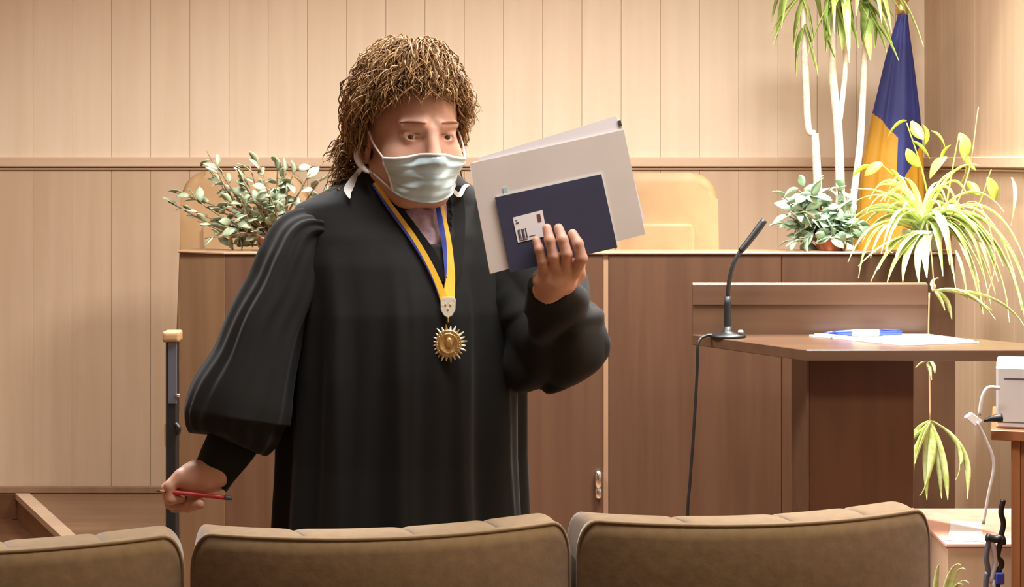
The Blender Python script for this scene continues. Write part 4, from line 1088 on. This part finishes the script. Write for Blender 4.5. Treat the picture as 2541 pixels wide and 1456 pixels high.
# red pencil in the lowered hand
def PC(t, d=0.0): return P(388 + (576 - 388) * t, 1217 + (1236 - 1217) * t, 2.700 + .006 * t + d)
pc = empty('red_pencil', PC(.5), 'slim red pencil gripped in the woman\'s lowered hand', 'pencil')
tube('shaft', [PC(.12), PC(.90)], .0038, M['red'], pc, 6, 6)
tube('tip', [PC(.12), PC(.05)], [.0038, .002], M['dry'], pc, 6, 3)
tube('lead', [PC(.05), PC(0)], [.002, .0006], M['ink'], pc, 6, 3)
tube('end_cap', [PC(.90), PC(1.0)], [.0042, .0042, .003], M['graymetal'], pc, 8, 5)

# ------------------------------------------------------------------ plants
pr = np.random.default_rng(21)
def leaf_mesh(name, L, Wd, curl, thick, nL=7, tip=1.0, material=None, cup=0.15):
    """leaf along +x, lying in xy, slightly thick"""
    V = []; Fc = []
    for side in (0, 1):
        for k in range(nL):
            t = k / (nL - 1); w = Wd * (math.sin(math.pi * min(1, max(0.0, t * .96 + .03))) ** 0.75); z = -curl * L * t * t
            for m_ in (-1, 0, 1): V.append((L * t, m_ * w / 2, z + (cup * w * abs(m_)) + (thick if side == 0 and m_ == 0 else (0.25 * thick if side == 0 else 0))))
    st = nL * 3
    for k in range(nL - 1):
        for m_ in (0, 1):
            a = k * 3 + m_; Fc.append((a, a + 1, a + 4, a + 3)); Fc.append((st + a, st + a + 3, st + a + 4, st + a + 1))
    for k in range(nL - 1):
        a = k * 3; Fc.append((a, a + 3, st + a + 3, st + a)); a += 2; Fc.append((a + 3, a, st + a, st + a + 3))
    Fc.append((0, st, st + 1, 1)); Fc.append((1, st + 1, st + 2, 2)); e_ = (nL - 1) * 3; Fc.append((e_ + 1, st + e_ + 1, st + e_, e_)); Fc.append((e_ + 2, st + e_ + 2, st + e_ + 1, e_ + 1))
    me = bpy.data.meshes.new(name); me.from_pydata(V, [], Fc); me.materials.append(material); me.polygons.foreach_set('use_smooth', [True] * len(me.polygons)); me.update()
    return me
def put_leaf(me, parent, pos, dirv, roll=0.0, sc=1.0):
    o = bpy.data.objects.new('leaf', me); COL.objects.link(o); o.parent = parent
    dv = Vector(dirv).normalized(); q = dv.to_track_quat('X', 'Z'); q = q @ Matrix.Rotation(roll, 3, 'X').to_quaternion()
    inv = pmat(parent).inverted(); o.matrix_local = Matrix.LocRotScale(inv @ Vector(pos), inv.to_quaternion() @ q, (sc, sc, sc))
    return o
def pot(parent, c, r0, r1, h, material, name='pot'):
    p_ = lathe(name, c, [(r0, 0), (r0 * 1.02, .004), (r1, h * .82), (r1 * 1.07, h * .84), (r1 * 1.07, h), (r1 * .93, h), (r1 * .9, h * .88)], material, parent, 28)
    lathe('soil', Vector(c) + Vector((0, 0, h * .86)), [(r1 * .9, 0), (r1 * .6, .008), (.002, .01)], M['soil'], p_, 20)
    return p_
def jade_plant(name, label, base_px, D, tips, leaf_mes, nper, parent_mat, sag, dspread, extra=0.0):
    c = Vector((LP(base_px, D), D, BZ)); r = empty(name, c, label, 'plant')
    pot(r, c, .045, .055, .045, M['terracotta'])
    b0 = c + Vector((0, 0, .04)); nl = 0
    for (tx, ty) in tips:
        dd = pr.uniform(-dspread, dspread); tip = P(tx, ty, D + dd)
        if tip.z < BZ + .02: tip.z = BZ + .02
        mid = b0.lerp(tip, .45) + Vector((pr.normal() * .02, pr.normal() * .02, sag + pr.normal() * .015))
        if mid.z < BZ + .012: mid.z = BZ + .012
        pts = smooth_path([tuple(b0), tuple(mid), tuple(tip)], 14)
        V, Fc = tube_geo(pts, [.0075, .005, .0032, .002], 6); mesh('branch', V, Fc, M['bark'], r, True)
        for k in range(nper):
            t = .42 + .6 * (k / nper); i = min(len(pts) - 1, int(t * (len(pts) - 1))); pos = np.array(pts[i])
            dv = np.array((pr.normal() * 1.3, pr.normal() * .5, pr.normal() * .45 + .1))
            if k >= nper - 2: dv = np.array(pts[-1]) - np.array(pts[-3]) + pr.normal(size=3) * .03; dv = dv / np.linalg.norm(dv)
            put_leaf(leaf_mes[int(pr.integers(len(leaf_mes)))], r, pos + pr.normal(size=3) * .004, dv, pr.uniform(-1.3, 1.3), pr.uniform(.75, 1.25))
    return r
jl = [leaf_mesh('jade_leaf', .044, .025, c_, .003, 6, 1, M['jade']) for c_ in (.1, .25)]
tipsL = [(424, 474), (418, 500), (452, 512), (470, 484), (512, 372), (530, 396), (524, 420), (560, 452), (588, 420), (600, 452), (620, 412), (634, 388), (650, 436), (668, 470), (690, 384), (702, 404), (706, 440),
         (740, 410), (770, 428), (800, 436), (828, 462), (560, 498), (520, 520), (490, 548), (600, 500), (636, 498), (650, 530), (612, 552), (680, 496), (720, 470), (640, 570), (560, 606), (508, 590)]
jade_plant('jade_plant', 'grey-green jade plant with drooping woody branches on the bench\'s left end', 684, 5.52, tipsL, jl, 9, None, -.012, .12)
jl2 = [leaf_mesh('blue_leaf', .056, .029, c_, .003, 6, 1, M['jade2']) for c_ in (.1, .3)]
tipsR = [(1940, 486), (1950, 530), (1944, 560), (1968, 464), (1990, 446), (2000, 500), (1976, 520), (2010, 470), (2030, 450), (2030, 520), (2050, 480), (2060, 540), (1990, 560), (2020, 580), (1960, 600), (2080, 460), (2090, 510), (2000, 610), (2060, 590), (2110, 480), (2100, 560), (2040, 556), (2120, 530), (1984, 590), (2076, 610), (2130, 590)]
jade_plant('bushy_succulent', 'bushy blue-green leafy plant on the bench right of the microphone', 2062, 5.53, tipsR, jl2, 11, None, .01, .07)

def strap(parent, p0, p1, p2, w, material, n=14, fold=.25, thick=.0012, name='leaf'):
    """arching strap leaf along a quadratic curve"""
    p0, p1, p2 = [np.array(tuple(p)) for p in (p0, p1, p2)]; V = []; Fc = []
    side = None
    for k in range(n):
        t = k / (n - 1); c = (1 - t) ** 2 * p0 + 2 * t * (1 - t) * p1 + t * t * p2
        d_ = 2 * (1 - t) * (p1 - p0) + 2 * t * (p2 - p1); d_ /= np.linalg.norm(d_) + 1e-9
        s = np.cross(d_, (0, 0.25, 1.0)); nn = np.linalg.norm(s)
        s = s / nn if nn > .15 else (side if side is not None else np.array((1.0, 0, 0)))
        if side is not None and np.dot(s, side) < 0: s = -s
        side = s; up_ = np.cross(s, d_); ww = w * (min(1, .45 + 2.2 * t) if t < .3 else 1) * (1 - max(0, (t - .45) / .55) ** 2 * .93)
        V += [c - s * ww / 2 + up_ * ww * fold, c, c + s * ww / 2 + up_ * ww * fold, c + s * ww / 2 + up_ * (ww * fold - thick), c - up_ * thick, c - s * ww / 2 + up_ * (ww * fold - thick)]
    for k in range(n - 1):
        for m_ in range(6): Fc.append((k * 6 + m_, k * 6 + (m_ + 1) % 6, k * 6 + 6 + (m_ + 1) % 6, k * 6 + 6 + m_))
    Fc.append((0, 1, 4, 5)); Fc.append((1, 2, 3, 4)); e_ = (n - 1) * 6; Fc.append((e_ + 5, e_ + 4, e_ + 1, e_)); Fc.append((e_ + 4, e_ + 3, e_ + 2, e_ + 1))
    return mesh(name, V, Fc, material, parent, True)
# spider plant in the white pot
SD = 5.50
sc_ = Vector((LP(2290, SD), SD, BZ)); spi = empty('spider_plant', sc_, 'spider plant with long arching striped leaves in a white pot', 'plant')
pot(spi, sc_, .052, .066, .068, M['pot'])
so = sc_ + Vector((0, 0, .065))
ends = [(2541, 700, 2440, 470), (2536, 770, 2470, 500), (2500, 745, 2420, 480), (2478, 700, 2400, 490), (2450, 720, 2400, 500), (2470, 640, 2390, 500), (2541, 640, 2450, 450), (2505, 800, 2480, 560), (2430, 700, 2370, 520),
        (2410, 660, 2360, 530), (2520, 690, 2440, 440), (2560, 760, 2480, 470), (2460, 760, 2410, 540), (2440, 780, 2400, 560), (2395, 640, 2350, 540), (2490, 660, 2400, 470), (2550, 830, 2500, 540),
        (2130, 690, 2160, 540), (2104, 650, 2170, 530), (2090, 560, 2190, 500), (2120, 500, 2220, 480), (2110, 470, 2230, 490), (2160, 640, 2200, 530), (2180, 460, 2260, 470), (2140, 600, 2200, 520),
        (2240, 440, 2280, 480), (2330, 450, 2300, 490), (2380, 420, 2320, 460), (2430, 410, 2350, 420), (2400, 560, 2360, 470), (2370, 590, 2340, 490), (2200, 520, 2250, 500), (2220, 570, 2250, 520)]
for k in range(44):
    sgn = 1 if k % 3 else -1; ex = 2290 + sgn * pr.uniform(40, 250 if sgn > 0 else 190); ey = pr.uniform(470, 760 if sgn > 0 else 640)
    ends.append((ex, ey, 2290 + (ex - 2290) * .55, min(ey, 560) - pr.uniform(20, 90)))
for i, (ex, ey, cx_, cy_) in enumerate(ends):
    dd = pr.uniform(-.10, .10) if ey < 620 else pr.uniform(-.22, -.14)
    e_ = P(ex, ey, SD + dd); k_ = P(cx_, cy_ - 30, SD + dd * .6); s0 = so + Vector((pr.normal() * .012, pr.normal() * .012, 0))
    strap(spi, s0, k_, e_, pr.uniform(.018, .030), M['spider'])
front = [(2160, 700, 2215, 590), (2200, 706, 2235, 600), (2240, 700, 2250, 600), (2280, 702, 2270, 610), (2130, 660, 2200, 590), (2300, 690, 2290, 600), (2180, 668, 2220, 590), (2220, 650, 2240, 590)]
for ex, ey, cx_, cy_ in front:
    strap(spi, so + Vector((pr.normal() * .01, -.02, 0)), P(cx_, cy_, SD - .16), P(ex, ey, SD - .20), pr.uniform(.020, .030), M['spider'])
# runners and hanging plantlets
HD = 5.27
tube('runner', [tuple(so + Vector((.01, -.03, 0))), tuple(P(2300, 560, HD + .05)), tuple(P(2312, 640, HD)), tuple(P(2318, 722, HD))], .0022, M['dry'], spi, 6, 18)
tube('runner', [tuple(P(2306, 726, HD)), tuple(P(2304, 820, HD)), tuple(P(2306, 895, HD)), tuple(P(2308, 1045, HD))], .0028, M['dry'], spi, 6, 18)
tube('runner', [tuple(so + Vector((.03, -.03, 0))), tuple(P(2420, 500, HD + .05)), tuple(P(2470, 640, HD)), tuple(P(2440, 760, HD))], .0022, M['dry'], spi, 6, 18)
for (sx, sy, ends_) in (((2318), 722, [(2470, 792, 2400, 706), (2440, 752, 2380, 706), (2362, 792, 2350, 730), (2404, 742, 2370, 716), (2462, 770, 2390, 720), (2330, 690, 2310, 690), (2345, 770, 2330, 740), (2541, 806, 2470, 712)]),
                       (2304, 896, [(2312, 942, 2300, 905), (2272, 912, 2290, 896), (2320, 926, 2316, 900)]),
                       (2308, 1045, [(2226, 1240, 2250, 1060), (2262, 1236, 2268, 1080), (2300, 1240, 2296, 1120), (2336, 1236, 2330, 1120), (2400, 1238, 2420, 1100), (2372, 1190, 2410, 1110), (2240, 1180, 2270, 1120), (2270, 1150, 2290, 1090), (2282, 1230, 2330, 1180), (2220, 1130, 2260, 1100), (2352, 1240, 2345, 1130)])):
    for ex, ey, cx_, cy_ in ends_:
        dd = pr.uniform(-.03, .03)
        strap(spi, P(sx + pr.normal() * 3, sy, HD), P(cx_, cy_, HD + dd * .5), P(ex, ey, HD + dd), pr.uniform(.015, .022) * (1.35 if sy > 1000 else 1), M['spider'])
for ex, ey, cx_, cy_ in [(2424, 720, 2400, 640), (2436, 770, 2420, 690), (2508, 560, 2530, 480), (2470, 730, 2450, 640), (2400, 740, 2390, 660)]:
    strap(spi, P(cx_ - 20, cy_ - 40, HD + .08), P(cx_, cy_, HD + .02), P(ex, ey, HD), .012, M['dry'], name='dry_leaf')

# broad-leaved lime plant behind the spider plant
BDp = 5.62
bc = Vector((LP(2330, BDp), BDp + .02, BZ)); br = empty('lime_leaved_plant', bc, 'upright plant with bright lime oval leaves behind the spider plant', 'plant')
pot(br, bc, .04, .05, .07, M['terracotta'])
blm = [leaf_mesh('broad_leaf', .075, .038, c_, .0015, 8, 1, M['broad'], .2) for c_ in (.2, .45)]
for (pts_, lv) in (([(2326, 600), (2290, 430), (2250, 305)], [(2262, 300, .5, -1), (2290, 310, .6, -.9), (2250, 300, -1, -.3), (2250, 370, .6, -.8), (2262, 350, .7, -.5)]),
                   ([(2334, 600), (2360, 440), (2380, 330)], [(2310, 325, .9, -.5), (2380, 330, .5, -1), (2390, 340, .2, -1), (2400, 380, .2, -1), (2360, 360, -.6, -.6), (2350, 390, -.8, -.5)]),
                   ([(2330, 600), (2400, 440), (2428, 265)], [(2396, 400, .2, -1)]),
                   ([(2330, 600), (2420, 520), (2460, 420)], [(2400, 450, .7, -.8), (2450, 440, .4, -1)]),
                   ([(2326, 600), (2260, 480), (2180, 400)], [(2190, 405, -.8, -.4), (2210, 420, .6, -.7), (2160, 410, -.9, -.4), (2230, 440, .5, -.8)])):
    V, Fc = tube_geo(smooth_path([tuple(P(x, y, BDp)) for x, y in pts_], 16), [.004, .003, .0018], 6); mesh('stem', V, Fc, M['broad'] if pts_[-1][1] > 270 else M['dry'], br, True)
    for x, y, dx, dz in lv: put_leaf(blm[int(pr.integers(2))], br, P(x, y, BDp + pr.uniform(-.03, .03)), (dx, pr.normal() * .3, dz), pr.normal() * .7, pr.uniform(.8, 1.15))

# tall dracaena standing behind the bench
DD = 6.30
dc = Vector((LP(2080, DD), DD, PZ)); dr_ = empty('dracaena', dc, 'tall dracaena with pale bare canes behind the bench', 'plant')
pot(dr_, dc, .13, .17, .30, M['pot'])
canes = [[(2050, 900), (2036, 640), (2028, 440), (2022, 330)], [(2022, 330), (2006, 318), (2000, 200), (1994, 60), (1990, -60)], [(2080, 900), (2086, 560), (2080, 330), (2070, 230), (2066, 140), (2070, -40)], [(2084, 300), (2092, 230), (2098, 150), (2092, -30)], [(2100, 900), (2112, 560), (2134, 360), (2142, 220), (2150, 60), (2150, -40)]]
rad = [[.019, .017, .016, .014], [.011, .013, .013, .012], [.018, .017, .015, .012], [.010, .010, .009], [.014, .013, .012, .012]]
for cn, rd in zip(canes, rad):
    V, Fc = tube_geo(smooth_path([tuple(P(x, y, DD)) for x, y in cn], 30), rd, 10); mesh('cane', V, Fc, M['cane'], dr_, True)
for (hx, hy, n_) in ((1990, -60, 9), (2070, -40, 9), (2092, -30, 8), (2150, -40, 9)):
    for k in range(n_):
        a = pr.uniform(0, 2 * math.pi); ln = pr.uniform(120, 260); ex = hx + math.cos(a) * ln * .75; ey = hy + pr.uniform(20, 200); dd = math.sin(a) * .25
        if ex < 1900: ey = min(ey, 0)
        strap(dr_, P(hx + pr.normal() * 5, hy + pr.uniform(-20, 60), DD), P((hx + ex) / 2, min(hy, ey) - 50, DD + dd * .5), P(ex, ey, DD + dd), pr.uniform(.020, .034), M['dracaena'])
for ex, ey, cx_, cy_, sx, sy in ((2075, 150, 2040, 60, 2060, 20), (2050, 130, 2055, 60, 2068, 10), (2130, 120, 2110, 40, 2090, 10), (2112, 100, 2100, 50, 2090, 0), (2160, 150, 2150, 80, 2148, 30), (2230, 150, 2190, 70, 2155, 40), (2220, 45, 2170, -30, 2070, -10), (2030, 190, 2010, 120, 1996, 60), (2180, 60, 2160, 20, 2150, 10), (2215, 110, 2180, 30, 2150, 0), (2140, 110, 2150, 60, 2148, 0), (1975, 190, 1980, 110, 1994, 70), (2100, 90, 2080, 20, 2068, -10), (2046, 100, 2050, 30, 2068, -20), (2090, 128, 2090, 70, 2080, 20), (2170, 120, 2170, 50, 2150, 0), (2060, 90, 2040, 20, 2066, -30), (2120, 70, 2110, 20, 2092, -30), (2200, 130, 2180, 70, 2152, 30), (1970, 120, 1980, 60, 1992, 0), (2020, 120, 2010, 40, 1994, 0)):
    strap(dr_, P(sx, sy, DD - .02), P(cx_, cy_, DD - .06), P(ex, ey, DD - .08), pr.uniform(.022, .036), M['dracaena'])

# ------------------------------------------------------------------ console, grey case, cables and carton at the right edge
kD = 3.95; kz = CAMZ - (1066 - HY) / F * kD; kx = LP(2505, kD)
con = empty('console_cabinet', (LP(2458, kD) + .2, kD + .2, 0), 'reddish brown cabinet at the right edge carrying the grey case', 'cabinet')
ka = math.radians(-16.5); ko = Vector((LP(2458, kD), kD, 0))
def kr(x, y): return (ko.x + x * math.cos(ka) - y * math.sin(ka), ko.y + x * math.sin(ka) + y * math.cos(ka))
def kbox(name, x0, x1, y0, y1, z0, z1, m_, par, bev=.002): return prism(name, [kr(x0, y0), kr(x1, y0), kr(x1, y1), kr(x0, y1)], z0, z1, m_, par, bev)
kbox('worktop', 0, .44, 0, .40, kz - .024, kz, M['cabinet'], con)
kbox('side_panel', .046, .066, .02, .38, 0, kz - .024, M['cabinet'], con)
kbox('side_panel', .40, .42, .02, .38, 0, kz - .024, M['cabinet'], con)
kbox('front_panel', .066, .40, .03, .05, .03, kz - .024, M['cabinet'], con)
gz0 = lambda y: CAMZ - (y - HY) / F * (kD + .03)
gc = empty('device_case', (*kr(.15, .15), kz), 'pale grey plastic device case on the cabinet at the right edge', 'device')
gcs = kbox('case', .012, .28, .03, .26, kz, gz0(908), M['device'], gc, .005)
kbox('slot', .030, .22, .0285, .031, gz0(939), gz0(936), M['ink'], gcs, 0)
kbox('seam', .014, .27, .0288, .031, gz0(1046), gz0(1044), M['graymetal'], gcs, 0)
cD = kD - .02
cb = empty('white_cable', P(2440, 1230, cD), 'loose white cable with a plug hanging beside the grey case', 'cable')
tube('cord', [tuple(P(2480, 962, cD)), tuple(P(2452, 962, cD)), tuple(P(2438, 985, cD)), tuple(P(2430, 1030, cD))], .0045, M['device'], cb, 8, 20)
tube('cord', [tuple(P(2424, 1046, cD)), tuple(P(2446, 1090, cD)), tuple(P(2466, 1150, cD)), tuple(P(2452, 1230, cD)), tuple(P(2440, 1300, cD))], .0035, M['device'], cb, 8, 24)
slab('plug', [P(2394, 1036, cD), P(2412, 1023, cD), P(2440, 1044, cD), P(2422, 1060, cD)], (0, 1, 0), .014, M['white_cloth'], cb, .002)
tube('black_plug', [tuple(P(2486, 1036, cD - .02)), tuple(P(2466, 1038, cD - .02)), tuple(P(2442, 1044, cD - .012))], [.010, .008, .003], M['black'], cb, 8, 8)
# carton with salmon lid and a white sheet
def on_z(px, py, z): D = (CAMZ - z) * F / (py - HY); return Vector((LP(px, D), D, z))
cz = .50
a0, a1, a2, a3 = on_z(2350, 1346, cz), on_z(2520, 1346, cz), on_z(2520, 1236, cz), on_z(2375, 1236, cz)
ct = empty('cardboard_carton', ((a0 + a2) / 2).to_2d().to_3d(), 'beige carton with a salmon lid beyond the right-hand seat', 'box')
X0, X1, Y0, Y1 = a0.x, a0.x + .30, a0.y, a0.y + .44
box('body', X0, X1, Y0, Y1, 0.0, cz - .012, M['carton'], ct, .003)
box('lid', X0 - .004, X1 + .004, Y0 - .004, Y1 + .004, cz - .012, cz - .001, M['salmon'], ct, .002)
ws = slab('paper_sheet', [on_z(2352, 1340, cz), on_z(2440, 1344, cz), on_z(2434, 1296, cz), on_z(2360, 1292, cz)], (0, 0, 1), .0012, M['paper'])
tag(ws, 'white paper sheet lying on the salmon carton lid', 'paper')
# black cable bundle with blue plug
cD2 = 4.22
cbn = empty('cable_bundle', (LP(2476, cD2), cD2, 0), 'tangle of black and grey cables with a blue plug beside the cabinet', 'cable')
for k, (pp_, m_) in enumerate((([(2448, 1332), (2470, 1338), (2484, 1334), (2488, 1350)], 'black'), ([(2455, 1336), (2448, 1380), (2452, 1420), (2446, 1470)], 'graymetal'), ([(2484, 1340), (2476, 1380), (2486, 1400), (2474, 1470)], 'black'), ([(2490, 1240), (2484, 1270), (2490, 1300), (2482, 1336)], 'black'), ([(2462, 1342), (2470, 1390), (2460, 1440), (2466, 1480)], 'device'))):
    tube('cord', [tuple(P(x, y, cD2)) for x, y in pp_] + ([(LP(pp_[-1][0], cD2), cD2, .006)] if pp_[-1][1] > 1460 else []), .007 if k else .010, M[m_], cbn, 8, 24)
box('blue_plug', LP(2468, cD2), LP(2490, cD2), cD2 - .012, cD2 + .012, CAMZ - (1448 - HY) / F * cD2, CAMZ - (1418 - HY) / F * cD2, M['blue'], cbn, .003)
# low potted plant whose leaf tips show beside the seat
lo_c = Vector((LP(2310, 4.3), 4.3, 0)); lp_ = empty('low_potted_plant', lo_c, 'low potted plant whose leaf tips show beside the right-hand seat', 'plant')
pot(lp_, lo_c, .06, .08, .12, M['terracotta'])
for ex, ey, cx_, cy_ in ((2396, 1412, 2366, 1380), (2404, 1446, 2370, 1400), (2384, 1400, 2350, 1380), (2330, 1400, 2330, 1420), (2390, 1450, 2360, 1420), (2300, 1440, 2320, 1400)):
    strap(lp_, lo_c + Vector((0, 0, .11)), P(cx_ - 10, cy_, 4.28), P(ex, ey, 4.25), .016, M['spider'])
